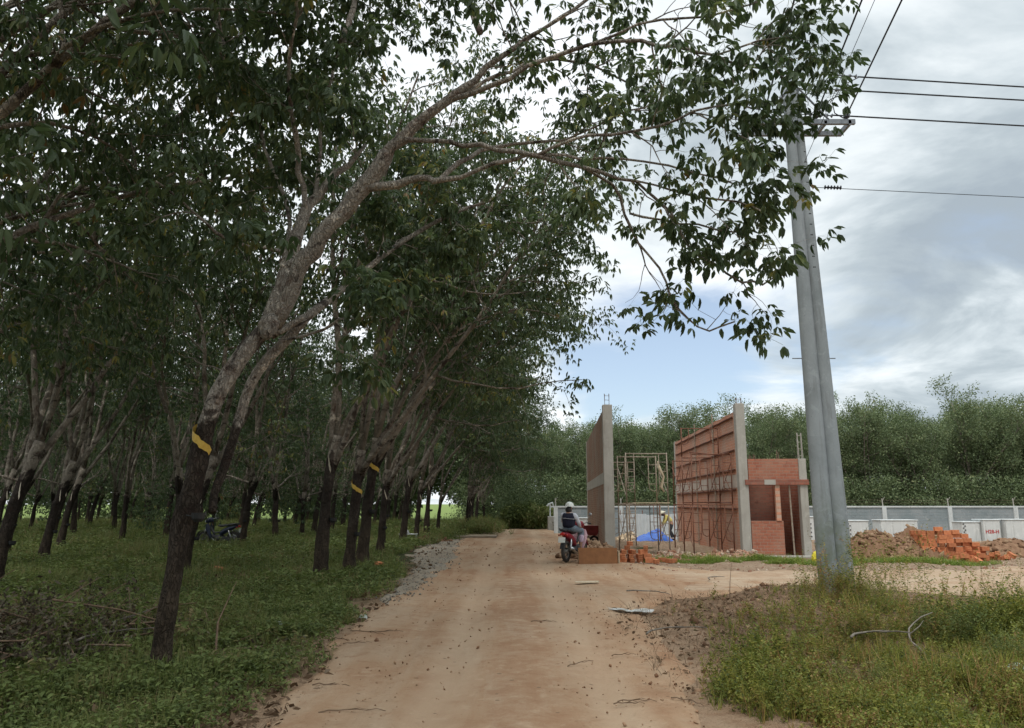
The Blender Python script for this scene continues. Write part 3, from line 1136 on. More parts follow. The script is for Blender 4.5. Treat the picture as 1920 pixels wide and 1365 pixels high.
rg = np.random.default_rng(99)
D = 6.9
MAIN = [(298, 1290, D, 84), (301, 1262, D, 64), (306, 1200, D, 56), (318, 1120, D, 52), (330, 1050, D, 52), (341, 985, D, 60), (352, 950, D, 62),
        (364, 900, D, 54), (375, 850, D, 56), (390, 790, D, 60), (408, 740, D, 62), (432, 700, D + .02, 60), (462, 655, D + .05, 58), (492, 622, D + .1, 56), (510, 600, D + .1, 46)]
LIMBS = [  # (path, generation, where along it the side shoots start)
    ([(500, 615, D + .1, 46), (520, 560, D + .15, 38), (530, 520, D + .2, 36), (542, 480, D + .25, 38), (560, 430, D + .3, 32), (580, 385, D + .4, 28), (610, 350, D + .5, 20), (650, 310, D + .6, 14), (685, 270, D + .7, 9)], 0, .65),
    ([(575, 400, D + .35, 15), (567, 350, D + .3, 14), (558, 290, D + .2, 13), (548, 210, D, 12), (542, 120, D - .3, 10), (556, 30, D - .6, 8), (560, -60, D - .8, 6)], 0, .35),
    ([(590, 375, D + .4, 12), (598, 310, D + .5, 10), (602, 240, D + .6, 9), (612, 170, D + .7, 8), (640, 80, D + .8, 6)], 0, .3),
    ([(532, 475, D + .2, 12), (510, 465, D + .1, 11), (470, 460, D - .1, 10), (430, 450, D - .3, 9), (385, 420, D - .5, 7), (340, 370, D - .7, 5), (290, 340, D - .8, 4)], 0, .4),
    ([(538, 470, D + .3, 12), (541, 420, D + .5, 11), (530, 360, D + .8, 10), (505, 300, D + 1.1, 9), (488, 240, D + 1.3, 7), (470, 160, D + 1.5, 5)], 0, .35),
    # the thick pale limb
    ([(512, 612, D + .1, 46), (545, 545, D + .1, 44), (572, 490, D + .05, 43), (600, 455, D, 42), (640, 400, D - .05, 42), (690, 340, D - .1, 38), (722, 296, D - .15, 34), (752, 258, D - .2, 30),
      (800, 215, D - .25, 25), (850, 185, D - .3, 22), (890, 150, D - .3, 18), (960, 90, D - .3, 14), (1050, 35, D - .4, 10), (1150, -30, D - .4, 7)], 0, .62),
    ([(680, 350, D - .1, 26), (725, 350, D - .1, 22), (765, 340, D - .2, 19), (800, 334, D - .25, 16), (830, 336, D - .3, 15), (900, 320, D - .4, 12), (960, 298, D - .5, 10), (1030, 292, D - .6, 8), (1130, 298, D - .7, 7), (1250, 310, D - .8, 5), (1380, 345, D - .9, 4)], 0, .55),
    ([(826, 336, D - .3, 13), (860, 305, D - .2, 12), (900, 284, D, 11), (965, 270, D + .2, 8), (1060, 262, D + .3, 6), (1150, 220, D + .4, 5), (1230, 190, D + .5, 4)], 0, .5),
    # long arched boughs over the road
    ([(762, 262, D - .25, 13), (840, 266, D - .4, 12), (930, 280, D - .5, 12), (1010, 292, D - .6, 11), (1090, 314, D - .6, 10), (1160, 335, D - .6, 9), (1210, 352, D - .5, 8), (1255, 400, D - .5, 7.5),
      (1290, 455, D - .5, 7), (1340, 495, D - .5, 6.5), (1390, 528, D - .5, 6), (1430, 535, D - .5, 5), (1462, 505, D - .5, 3)], 0, .42),
    ([(1010, 290, D - .6, 9), (1070, 262, D - .7, 8), (1150, 252, D - .8, 8), (1230, 238, D - .9, 7), (1300, 210, D - 1, 6), (1360, 192, D - 1.1, 5), (1410, 198, D - 1.2, 4)], 0, .3),
    ([(1100, 318, D - .6, 8), (1150, 350, D - .4, 8), (1175, 400, D - .3, 7.5), (1195, 455, D - .3, 7), (1235, 505, D - .3, 6), (1255, 550, D - .3, 6), (1290, 598, D - .3, 5.5), (1330, 618, D - .3, 5), (1375, 600, D - .3, 4)], 0, .3),
    ([(1160, 335, D - .6, 6), (1230, 345, D - .7, 6), (1310, 370, D - .8, 6), (1380, 380, D - .9, 5), (1430, 395, D - 1, 4)], 0, .2),
    ([(1180, 400, D - .3, 6), (1240, 415, D - .3, 5), (1310, 425, D - .3, 5), (1380, 440, D - .3, 4)], 0, .2),
    # upper boughs to the right
    ([(850, 185, D - .3, 15), (930, 160, D - .5, 13), (1020, 110, D - .7, 11), (1110, 82, D - .8, 11), (1200, 76, D - .9, 10), (1270, 92, D - 1, 9), (1340, 104, D - 1, 7), (1420, 130, D - 1.1, 6), (1480, 120, D - 1.2, 4)], 0, .5),
    ([(1110, 82, D - .8, 8), (1200, 50, D - .8, 7), (1280, 30, D - .9, 6), (1370, 20, D - 1, 5), (1440, -10, D - 1, 4)], 0, .2),
    ([(870, 175, D - .3, 11), (960, 130, D, 9), (1040, 110, D + .3, 8), (1130, 130, D + .5, 6), (1200, 165, D + .6, 4)], 0, .4),
    ([(1340, 104, D - 1, 5), (1420, 80, D - 1.1, 5), (1480, 70, D - 1.1, 3)], 0, .2),
    ([(1300, 210, D - 1, 5), (1360, 240, D - 1.05, 4.5), (1400, 262, D - 1.1, 4), (1430, 290, D - 1.1, 3)], 0, .15),
    # low stubby arms at the fork
    ([(508, 628, D + .1, 24), (545, 612, D + .15, 18), (572, 592, D + .2, 12)], 0, 2),
    ([(530, 640, D + .1, 10), (580, 625, D, 7), (640, 600, D - .2, 5), (700, 590, D - .3, 4)], 0, .4),
]
SECOND = [(398, 960, D + .02, 15), (402, 925, D + .1, 15), (415, 890, D + .15, 17), (432, 840, D + .22, 17), (450, 780, D + .3, 18), (470, 720, D + .32, 19), (500, 675, D + .3, 20), (540, 635, D + .3, 19), (575, 595, D + .35, 17),
          (620, 560, D + .6, 14), (680, 510, D + .9, 11), (760, 450, D + 1.3, 9), (850, 400, D + 1.6, 7), (940, 370, D + 1.8, 5)]

PM = dict(PAR, n=(7, 5), L=(.68, .40), r=(.03, .009, .0045), wt=(.5, 1.0), trop=((0, 0, .1), (0, 0, -.1), (0, 0, -.5)), lift=(.02, -.02))
base = np.array((P3(300, 1272, D)[0], D, 0.0))
base[2] = h1(base[0], base[1])


def rel(pts):
    return [p - base for p in pts]


S, E_ = [], []
mp, mr = measured(MAIN)
mp = rel(mp)
mr = [r * (.52 if p[2] > 2.0 else .62) * (1 + .03 * rg.normal()) for r, p in zip(mr, mp)]
for path, lvl, t0 in LIMBS:
    pts, rad = measured(path)
    pts = rel(pts)
    pts = [p + rg.normal(0, .012, 3) * (i > 1) for i, p in enumerate(pts)]
    rad = [q * (.74 + .07 * rg.normal()) for q in rad]
    S.append((pts, rad, 0 if rad[0] > .03 else 1))
    if t0 < 1.5:
        dirs = [norm(pts[min(i + 1, len(pts) - 1)] - pts[max(i - 1, 0)]) for i in range(len(pts))]
        L_ = sum(np.linalg.norm(pts[i + 1] - pts[i]) for i in range(len(pts) - 1))
        low_ = path[-1][1] > 330 and path[-1][0] > 1000
        kids(S, E_, pts, dirs, rad, L_, 0, rg, dict(PM, n=(max(3, int(L_ * (1 - t0) * (2.4 if low_ else 3.8))), 3 if low_ else 5), wt=(1.0,) if path[-1][0] > 1100 else (.5, 1.0)), t0)
pts, rad = measured(SECOND)
pts = rel(pts)
S.append((pts, rad, 0))
dirs = [norm(pts[min(i + 1, len(pts) - 1)] - pts[max(i - 1, 0)]) for i in range(len(pts))]
kids(S, E_, pts, dirs, rad, 4, 0, rg, dict(PM, n=(10, 5)), .62)
# the taller, unseen part of its crown above the photo's top edge, and its inner side
for p, d in (((560, 20, D - .6), (-.2, -.4, 1)), ((640, 80, D + .8), (.1, .5, 1)), ((900, 60, D + .6), (-.1, .6, 1)), ((470, 200, D + 1.4), (-.5, .4, 1))):
    branch(S, E_, np.array(P3(*p)) - base, norm(np.array(d, float)), 3.4, .04, 0, rg, PAR)
tm = wood(S, sides=(12, 7, 4), trunk=(mp, mr), mats=M_BARK2)
big = thing('rubber_tree', 'large leaning rubber tree with a wide yellow band, its boughs arching over the road', 'tree', tuple(base))
link('trunk', tm, big)
E_ = np.array(E_)
V, Q, rn = scatter(WH, E_, rg, np.where(E_[:, 0] > 2.6, .72, .80))
link('crown', np_mesh('crown', V, Q, M_LEAF, rn), big)
gi = min(range(len(mp)), key=lambda i: abs(mp[i][2] - (P3(378, 815, D)[2] - base[2])))
gm = guard_mesh(np.array(mp[gi]) + np.array((0, -.02, 0)), mr[gi] * 1.10, norm(np.array(mp[gi + 1]) - np.array(mp[gi])), rg, M_GUARD, .036)
o = link('rain_guard', gm, big)
o['label'] = 'wide yellow plastic band wound aslant round the trunk'
o = link('latex_cup', cup_mesh(np.array(P3(372, 968, D - .12)) - base), big)
# swollen burls at the fork and over the tapped panel
for px, py, r, nm in ((503, 612, .10, 'burl'), (352, 960, .12, 'burl'), (540, 492, .062, 'burl')):
    b = B()
    c = np.array(P3(px, py, D + (.2 if r < .1 else .03))) - base
    b.ball(c, (r, r * .8, r * 1.2), 14, 10)
    b.v = [tuple(np.array(v) * 1.0 + (fbm(v[0] * 14, v[2] * 14 + v[1] * 9, 3, 4) - .5) * .09) for v in b.v]
    b.build(nm, M_BARK2, big, True)
# grey lichen patch
print('main tree ends', len(E_))
# ------------------------------------------------------------------ ground cover
rgG = np.random.default_rng(31)


def tuft(rng, n=9, h=.17, w=.005, lean=.9):
    V, Q, rn = [], [], []
    for i in range(n):
        a = rng.uniform(0, 2 * PI)
        r = rng.uniform(0, .05)
        p = np.array((r * math.cos(a), r * math.sin(a), -.02))
        hh = h * rng.uniform(.5, 1.2)
        l = rng.uniform(.1, lean)
        d = np.array((math.cos(a) * l, math.sin(a) * l, 1))
        s = np.array((-math.sin(a), math.cos(a), 0)) * w
        m1 = p + d * hh * .55
        tp = p + d * hh + np.array((math.cos(a), math.sin(a), -.5)) * hh * .25 * l
        b = len(V)
        V += [p - s, p + s, m1 + s * .8, m1 - s * .8, tp + s * .1, tp - s * .1]
        Q += [(b, b + 1, b + 2, b + 3), (b + 3, b + 2, b + 4, b + 5)]
        r_ = rng.random()
        rn += [r_, r_]
    return np.array(V), np.array(Q), np.array(rn)


def sprig(rng, n=9, h=.18, L=.055, W=.016):
    """a low broad-leaved weed"""
    V, Q, rn = [], [], []
    for i in range(n):
        a = i * 2.4 + rng.normal(0, .3)
        z = h * (i + .5) / n * rng.uniform(.7, 1.2)
        p = np.array((rng.normal(0, .015), rng.normal(0, .015), z))
        el = rng.uniform(-.3, .8)
        d = np.array((math.cos(a) * math.cos(el), math.sin(a) * math.cos(el), math.sin(el)))
        b = len(V)
        V += leaflet(p + d * .02, d, np.array((0, 0, 1.)) + rng.normal(0, .2, 3), L * rng.uniform(.6, 1.3), W * rng.uniform(.7, 1.2), .3)
        Q += [(b, b + 1, b + 2, b + 3), (b, b + 3, b + 4, b + 5)]
        r_ = rng.random()
        rn += [r_, r_]
    b = len(V)
    V += [np.array((-.002, 0, -.02)), np.array((.002, 0, -.02)), np.array((.001, 0, h)), np.array((-.001, 0, h))]
    Q += [(b, b + 1, b + 2, b + 3)]
    rn += [.3]
    return np.array(V), np.array(Q), np.array(rn)


def tallweed(rng, h=1.0, n=46, L=.075, W=.011):
    """upright leafy stem with narrow leaves and side shoots"""
    V, Q, rn = [], [], []

    def stem(p, d, hh, k, r):
        for i in range(k):
            t = (i + .5) / k
            d2 = norm(d + rng.normal(0, .06, 3))
            q = p + d2 * hh / k
            s = norm(np.cross(d2, (1, .3, 0))) * r * (1 - .6 * t)
            b = len(V)
            V.extend([p - s, p + s, q + s, q - s])
            Q.append((b, b + 1, b + 2, b + 3))
            rn.append(.95)
            s2 = norm(np.cross(d2, s)) * r * (1 - .6 * t)
            b = len(V)
            V.extend([p - s2, p + s2, q + s2, q - s2])
            Q.append((b, b + 1, b + 2, b + 3))
            rn.append(.95)
            a = i * 2.4 + rng.normal(0, .3)
            el = rng.uniform(-.2, .9)
            dd = np.array((math.cos(a) * math.cos(el), math.sin(a) * math.cos(el), math.sin(el)))
            b = len(V)
            V.extend(leaflet(q, dd, np.array((0, 0, 1.)) + rng.normal(0, .3, 3), L * rng.uniform(.5, 1.2) * (1.1 - .5 * t), W * rng.uniform(.7, 1.3), .35))
            Q.extend([(b, b + 1, b + 2, b + 3), (b, b + 3, b + 4, b + 5)])
            r_ = rng.random()
            rn.extend([r_, r_])
            p, d = q, norm(d + rng.normal(0, .05, 3))
        return p
    k0 = int(n * .45)
    p, d = np.array((0, 0, -.03)), norm(np.array((rng.normal(0, .12), rng.normal(0, .12), 1)))
    stem(p, d, h, k0, .004)
    for j in range(5):
        a = rng.uniform(0, 6.28)
        z = h * rng.uniform(.25, .8)
        stem(p + d * z, norm(np.array((math.cos(a) * .7, math.sin(a) * .7, 1))), h * rng.uniform(.2, .4), int(n * .12), .0025)
    return np.array(V), np.array(Q), np.array(rn)


TUFT = [tuft(rgG, 9), tuft(rgG, 10, .11), tuft(rgG, 7, .22)]
SPRIG = [sprig(rgG, 9, .09, .038, .011), sprig(rgG, 12, .13, .042, .012), sprig(rgG, 7, .05, .04, .015)]


def cover(name, label, n, region, templates, m, scale, extra=None, tilt=.2, cat='undergrowth'):
    """region(u, v) -> x, y arrays; keeps those that pass extra(x, y)"""
    u, v = rgG.random(n), rgG.random(n)
    x, y = region(u, v)
    keep = np.ones(n, bool)
    if extra is not None:
        keep = extra(x, y)
    x, y = x[keep], y[keep]
    z = H(x, y)
    s = scale(x, y) if callable(scale) else np.full(len(x), scale)
    V, Q, rn = scatter(templates, np.stack([x, y, z], -1), rgG, s, tilt, .4)
    o = link(name, np_mesh(name, V, Q, m, rn))
    tag(o, label, cat, kind='stuff')
    return o


def left_region(y0, y1, wide=.74, p=1.0):
    def f(u, v):
        y = y0 * (y1 / y0) ** u
        xl = -wide * (y + 1.0)
        xr = road_l(y) + .12
        return xl + (xr - xl) * v ** p, y
    return f


def left_ok(x, y):
    e = road_l(y) - x
    k = fbm(x * .8, y * .8, 4, 14)
    bare = (fbm(x * .5 + 4, y * .5, 3, 25) > .53)
    bare = bare | (np.exp(-(((x + 3.1) / 1.3) ** 2 + ((y - 5.9) / .35) ** 2)) + .25 * k > .62)
    grav = (y > 12) & (y < 32) & (e < np.interp(y, [12, 16, 19, 22, 25, 30, 32], [0, .3, .8, 1.3, 1.0, .4, 0]))
    edge = rgG.random(len(x)) < sstep(-.12, .8, e + (k - .5) * 1.3)
    return edge & ~(bare & (rgG.random(len(x)) < .8)) & ~grav


cover('grass', 'short green grass and weeds on the shaded plantation floor', 90000, left_region(4.2, 60), TUFT, M_GRASS,
      lambda x, y: (.24 + .55 * fbm(x * .6, y * .6, 3, 40)) * (.62 + y / 14), left_ok, cat='grass')
cover('ground_weeds', 'low broad-leaved weeds among the plantation grass', 80000, left_region(4.2, 48, p=.8), SPRIG, M_GRASS,
      lambda x, y: (.32 + .8 * fbm(x * .7, y * .7, 3, 41)) * (.70 + y / 15), left_ok, cat='weeds')
V, Q, rn = None, None, None
DRYT = [lowwhorl(rgG, 3, .065, .017, .02), lowwhorl(rgG, 2, .08, .018, .03)]
cover('leaf_litter', 'fallen brown leaves scattered over the plantation floor', 9000, left_region(4.2, 30), DRYT, M_DRY,
      lambda x, y: .8 + y / 30, lambda x, y: rgG.random(len(x)) < .25 + .75 * (fbm(x * .7, y * .7, 3, 14) < .5), cat='leaf litter')


# right-hand verge: low and yellowish in front, taller toward the poles
def right_region(y0, y1, x1k=.76):
    def f(u, v):
        y = y0 * (y1 / y0) ** u
        xl = road_r(y) + .05
        xr = x1k * (y + 1.2)
        return xl + (xr - xl) * v, y
    return f


def verge_h(x, y):
    """how tall the weeds stand"""
    a = sstep(2.0, 3.6, x - np.clip(y - 6.0, 0, 9) * .42) * sstep(7.0, 9.5, y)
    return .30 + .70 * a


def wkeep(x, y):
    'the weeds thin out before the pale track'
    return rgG.random(len(x)) < 1 - .93 * sstep(8.9, 10.4, y - .9 * np.exp(-((x - 5.0) / .9) ** 2) * 2.4)


def right_ok(x, y):
    e = x - road_r(y)
    k = fbm(x * 1.1, y * 1.1, 4, 19)
    # the bare spoil between road and poles
    bare = 1.25 * np.exp(-(np.abs((x - 3.3) / 1.55) ** 3 + np.abs((y - 11.2) / 2.9) ** 3)) + np.exp(-(np.abs((x - 2.6) / 1.15) ** 3 + np.abs((y - 8.7) / 1.4) ** 3)) * 1.1
    hole = np.exp(-(((x - 5.0) / .75) ** 2 + ((y - 9.9) / .55) ** 2))
    p = sstep(.05, .9, e + (k - .5) * 1.4) * (1 - .90 * np.clip(bare * 1.2, 0, 1)) * (1 - np.clip(hole * 1.5, 0, 1) * .97)
    p = p * (.12 + .88 * sstep(.42, .52, fbm(x * 1.2 + 7, y * 1.2, 4, 88) + .08 * sstep(2.5, 5, x)))
    return (rgG.random(len(x)) < p) & (y < TB(x) + .25) & wkeep(x, y)


TALL = [tallweed(rgG, .95), tallweed(rgG, .8, 40), tallweed(rgG, 1.05, 50)]
MIDW = [tallweed(rgG, .42, 30, .06, .010), tallweed(rgG, .34, 26, .055, .011), tallweed(rgG, .26, 24, .05, .010), sprig(rgG, 14, .22, .05, .014)]
cover('verge_weeds', 'thick yellow-green weeds covering the verge at the lower right', 24000, right_region(3.8, 12.6), MIDW, M_WEED,
      lambda x, y: np.clip(.20 + .65 * fbm(x * .9, y * .9, 3, 60), .1, np.clip((1.5 - .125 * y) * 2.0, .25, .9)), right_ok, cat='weeds')
cover('verge_grass', 'grass between the weeds on the right verge', 12000, right_region(3.8, 13.5), TUFT, M_WEED,
      lambda x, y: .4 + .8 * fbm(x * .8, y * .8, 3, 61), right_ok, cat='grass')


def tall_ok(x, y):
    return right_ok(x, y) & (verge_h(x, y) > .72) & (fbm(x * 1.3, y * 1.3, 3, 70) > .44)


cover('tall_weeds', 'thicket of knee to waist high leafy weeds round the foot of the poles', 3200, lambda u, v: (3.4 + 6.6 * u, 7.2 + 5.6 * v), TALL, M_WEED,
      lambda x, y: np.clip(1.66 - .132 * y, .20, .74) * (.6 + .8 * fbm(x * 1.1, y * 1.1, 3, 63)) + .10 * np.exp(-((x - 5.0) / .6) ** 2), tall_ok, cat='weeds')
n = 150
px_, py_ = rgG.normal(5.15, .36, n), 12.15 - np.abs(rgG.normal(0, .38, n))
V, Q, rn = scatter(TALL, np.stack([px_, py_, H(px_, py_)], -1), rgG, .28 + .34 * rgG.random(n), .14)
o = link('pole_weeds', np_mesh('pole_weeds', V, Q, M_WEED, rn))
tag(o, 'dense clump of waist high weeds wrapped round the foot of the poles', 'weeds', kind='stuff')
n = 1500
px_, py_ = rgG.uniform(1.9, 5.2, n), rgG.uniform(7.2, 13.4, n)
kk = (px_ > road_r(py_) + .35) & (fbm(px_ * 1.6, py_ * 1.6, 3, 91) > .56)
px_, py_ = px_[kk], py_[kk]
V, Q, rn = scatter(MIDW + TUFT, np.stack([px_, py_, H(px_, py_)], -1), rgG, .35 + .5 * rgG.random(len(px_)), .3)
o = link('sparse_weeds', np_mesh('sparse_weeds', V, Q, M_WEED, rn))
tag(o, 'thin scattered weeds on the churned soil beside the road', 'weeds', kind='stuff')
# the wispy stems that stand up against the pale track, one by one
wm = []
for k in range(4):
    V, Q, rn = tallweed(rgG, 1.2 + .1 * k, 60, .075, .009)
    wm.append(np_mesh('tall_weed', V, Q, M_WEED, rn))
ws = random.Random(4)
for k in range(46):
    x = 4.75 + ws.random() ** 1.1 * 5.2 if k > 6 else ws.uniform(4.7, 6.3)
    y = ws.uniform(9.3, 10.8) + (1.6 if x < 6.2 else 0) - max(0, x - 8) * .3
    o = link('tall_weed', wm[k % 4])
    o.location = (x, y, h1(x, y))
    o.rotation_euler = (ws.gauss(0, .08), ws.gauss(0, .08), ws.uniform(0, 6))
    q = ws.uniform(.60, .92)
    o.scale = (q, q, q)
    tag(o, 'tall wispy weed standing up against the pale side track right of the poles' if x > 6.2 else 'tall wispy weed standing by the foot of the concrete poles',
        'weed', 'wispy weeds right of the poles' if x > 6.2 else 'wispy weeds at the foot of the poles')
# dry stalks and litter on the spoil
cover('dry_litter', 'dead leaves, stalks and clods on the churned soil beside the road', 3600,
      lambda u, v: (1.3 + 4.2 * u, 6.0 + 8.0 * v), DRYT + [tuft(rgG, 4, .2, .003, 2.5)], M_DRY, lambda x, y: .5 + .5 * fbm(x, y, 2, 2),
      lambda x, y: (x - road_r(y) > -.45) & (rgG.random(len(x)) < .75), cat='litter')
# small islands of grass on the building site
isl = [(5.0, 19.6, .85, .3), (5.2, 19.7, .6, .25), (3.9, 19.9, .5, .2), (6.4, 20.3, 1.6, .25), (9.3, 19.4, 1.9, .45), (4.6, 20.4, .9, .3), (7.6, 18.5, .8, .25), (10.5, 19.0, 1.6, .35), (6.9, 19.1, .7, .2)]
xs_, ys_, ss_ = [], [], []
for cx, cy, ax_, ay_ in isl:
    n = int(420 * ax_)
    a, r = rgG.uniform(0, 2 * PI, n), np.sqrt(rgG.random(n))
    xs_.append(cx + ax_ * r * np.cos(a))
    ys_.append(cy + ay_ * r * np.sin(a))
    ss_.append(np.full(n, .75) * (1.25 - .7 * r))
xs_, ys_, ss_ = map(np.concatenate, (xs_, ys_, ss_))
V, Q, rn = scatter(TUFT + SPRIG, np.stack([xs_, ys_, H(xs_, ys_)], -1), rgG, ss_ * 1.3)
M_LIME = m_leaf('fresh_grass', [(0, (.09, .14, .03)), (.4, (.15, .22, .045)), (.8, (.22, .28, .06)), (1, (.28, .26, .10))], .25, .6, .2)
o = link('site_grass', np_mesh('site_grass', V, Q, M_LIME, rn))
tag(o, 'patches of fresh green grass on the sandy building site', 'grass', kind='stuff')
# bushier growth where the rows meet the road bend
bx = rgG.normal(-1.9, .55, 2600)
by = rgG.uniform(36, 49, 2600)
V, Q, rn = scatter(SPRIG + TUFT, np.stack([bx, by, H(bx, by) + rgG.uniform(0, .4, 2600)], -1), rgG, 2.2)
o = link('roadside_growth', np_mesh('roadside_growth', V, Q, M_GRASS, rn))
tag(o, 'rank green growth along the left road edge near the bend', 'weeds', kind='stuff')


def bush(x, y, r, h, label, leaf, n=900, name='bush'):
    t = thing(name, label, 'bush', (x, y, h1(x, y)))
    P_ = []
    for i in range(n):
        v = norm(rgG.normal(0, 1, 3))
        q = rgG.random() ** .45
        P_.append((v[0] * r * q, v[1] * r * .8 * q, h * .5 + v[2] * h * .5 * q))
    P_ = np.array(P_)
    P_[:, 2] *= .8 + .45 * fbm(P_[:, 0] * 2, P_[:, 1] * 2, 2, 5)
    V, Q, rn = scatter([sprig(rgG, 12, .3, .10, .022), lowwhorl(rgG, 8, .16, .03, .1)], P_, rgG, 1.0, .5)
    link('leaves', np_mesh('leaves', V, Q, leaf, rn), t)
    b = B()
    for i in range(9):
        a = rgG.uniform(0, 6.28)
        b.tube([(0, 0, -.05), (math.cos(a) * r * .3, math.sin(a) * r * .25, h * .45), (math.cos(a) * r * .6, math.sin(a) * r * .5, h * .85)], [.02, .014, .005], 5)
    b.build('stem', M_STICK, t, True)


bush(.75, 47.5, 1.5, 1.5, 'rounded green bush at the end of the dirt road', M_GRASS, 1500)
bush(1.75, 46.5, 1.1, 1.25, 'lower bush beside the grey pillar stump at the end of the road', M_GRASS, 900)
bush(2.9, 44.5, .5, .5, 'small weed clump at the far right road edge', M_GRASS, 200)


def weed_shrub(x, y, r, h, label, n):
    t = thing('weed_shrub', label, 'shrub', (x, y, h1(x, y)), 0, 'shrubby weeds on the right verge')
    a = rgG.uniform(0, 2 * PI, n)
    q = r * np.sqrt(rgG.random(n))
    V, Q, rn = scatter(TALL[:2] + MIDW[:1], np.stack([q * np.cos(a), q * .8 * np.sin(a), np.full(n, -.02)], -1), rgG, h * (1.15 - .5 * q / r), .22, .3)
    link('foliage', np_mesh('foliage', V, Q, M_GRASS if n % 2 else M_WEED, rn), t)


for x, y, r, h, n, lab in ((3.75, 8.4, .36, .58, 60, 'dark green shrubby weed just right of the bare soil, in front of the poles'), (4.75, 8.5, .45, .62, 81, 'shrubby weed right of the poles, first of the line before the pale track'),
                           (5.6, 8.6, .50, .64, 90, 'taller shrubby weed in the middle of the line before the pale track'), (4.6, 6.9, .40, .42, 75, 'dark shrubby weed in the middle of the right verge'),
                           (3.7, 5.9, .35, .34, 64, 'low yellowish shrubby weed nearest the bottom right'), (2.7, 6.3, .30, .30, 61, 'small dark shrubby weed beside the road at the lower right')):
    weed_shrub(x, y, r, h, lab, n)
# ------------------------------------------------------------------ far forest beyond the wall
PF = dict(PAR, n=(10, 6), L=(2.4, 1.35), wt=(.45, .75, 1.0), t0=(.2, .2), trop=((0, 0, .5), (0, 0, .3), (0, 0, .3)), lift=(.25, .35))
M_FAR.node_tree.nodes['Principled BSDF'].inputs['Specular IOR Level'].default_value = .2
FARK = [make_tree(s, lean=(.05, 0), limbs=5, Ls=(6.4, 8.2), spread=.36, h=2.0, P=PF, low=3, templates=WH_FAR, leaf=M_FAR, wscale=1.0) for s in (41, 42, 43)]
fr = random.Random(8)
for row, (yy, n) in enumerate(((51.0, 15), (55.5, 15), (60.5, 17), (67, 18))):
    for i in range(n):
        x = -2.5 + i * (3.3 + .12 * row) + fr.gauss(0, .35) + row * .8
        if row == 0 and x < 3:
            continue
        y = yy + fr.gauss(0, .5)
        s = fr.uniform(.75, .84) * (1.0 + .006 * max(0, x - 18)) * (.93 if x < 14 else 1.0)
        if x > .76 * y + 4:
            continue
        if row == 0:
            lab = 'feathery green tree in the front rank of the forest behind the grey wall'
        elif x < 4:
            lab = 'dark green tree closing the view beyond the end of the road'
        else:
            lab = 'tree in the deeper ranks of the forest behind the grey wall'
        place_tree(FARK[fr.randrange(3)], x, y, lab, {0: 'front rank of the forest behind the wall'}.get(row, 'trees beyond the end of the road' if x < 4 else 'deeper ranks of the forest behind the wall'),
                   fr.uniform(0, 6), s, ('trunk', 'crown'), 'forest_tree')
# the far side of the plantation, across a strip of bright field
n = 26000
ux = rgG.uniform(-95, 0, n)
uy = np.interp(ux, [-95, -45, 0], [60, 80, 74]) + rgG.normal(0, 1.5, n)
uz = rgG.random(n) * 11
gap = fbm(ux * .35, uz * .5, 3, 77)
k = (gap > np.interp(uz, [0, 1.2, 2.5, 6, 11], [.62, .58, .42, .1, .2]))
V, Q, rn = scatter(WH_FAR, np.stack([ux, uy, uz], -1)[k], rgG, 2.2)
o = link('far_wood', np_mesh('far_wood', V, Q, M_FAR, rn))
tag(o, 'far-off wood seen between the trunks at the back of the plantation', 'wood', kind='stuff')
# shrub layer at the forest's foot
n = 9000
ux, uy = rgG.uniform(-1, 50, n), rgG.uniform(47.5, 53, n)
V, Q, rn = scatter(WH_FAR, np.stack([ux, uy, H(ux, uy) + rgG.random(n) ** 1.5 * 3.4], -1), rgG, .95)
o = link('forest_scrub', np_mesh('forest_scrub', V, Q, M_FAR, rn))
tag(o, 'tangled scrub filling the foot of the forest behind the wall', 'scrub', kind='stuff')

# ------------------------------------------------------------------ masonry materials
def m_brick(name, c1, c2, mort, axes='yz', scale=1.0, dirt=(0.25, 0.2, 0.16), dirt_k=.35, bw=.19, bh=.085):
    m, nt, b = mat(name, 0.93, 0.15)
    o = coords(nt, 'Object')
    sp = nt.nodes.new('ShaderNodeSeparateXYZ')
    nt.links.new(o, sp.inputs[0])
    cb = nt.nodes.new('ShaderNodeCombineXYZ')
    nt.links.new(sp.outputs['XYZ'.index(axes[0].upper())], cb.inputs[0])
    nt.links.new(sp.outputs[2], cb.inputs[1])
    br = nt.nodes.new('ShaderNodeTexBrick')
    nt.links.new(cb.outputs[0], br.inputs['Vector'])
    br.inputs['Scale'].default_value = 1.0
    br.inputs['Brick Width'].default_value = bw
    br.inputs['Row Height'].default_value = bh
    br.inputs['Mortar Size'].default_value = .009
    br.inputs['Mortar Smooth'].default_value = .3
    br.inputs['Color1'].default_value = (*c1, 1)
    br.inputs['Color2'].default_value = (*c2, 1)
    br.inputs['Mortar'].default_value = (*mort, 1)
    n1 = noise(nt, o, .9, 5, .6, .3)
    n2 = noise(nt, o, 9, 5, .7)
    col = mix(nt, maprange(nt, n1, .44, .62, 0, dirt_k * 1.6), br.outputs['Color'], dirt)
    col = mix(nt, maprange(nt, n2, .55, .75, 0, .35), col, tuple(x * .55 for x in c2))
    n6 = noise(nt, o, 3.4, 6, .7, .9)
    col = mix(nt, maprange(nt, n6, .58, .66, 0, .5), col, tuple(min(1, x * 1.15) for x in mort))
    col = mix(nt, maprange(nt, n6, .42, .34, 0, .45), col, tuple(x * .6 for x in c2))
    nt.links.new(col, b.inputs['Base Color'])
    inv = mathn(nt, 'SUBTRACT', 1.0, br.outputs['Fac'])
    bump(nt, b, mathn(nt, 'ADD', inv, mathn(nt, 'MULTIPLY', n2, .6)), .8, .012)
    return m


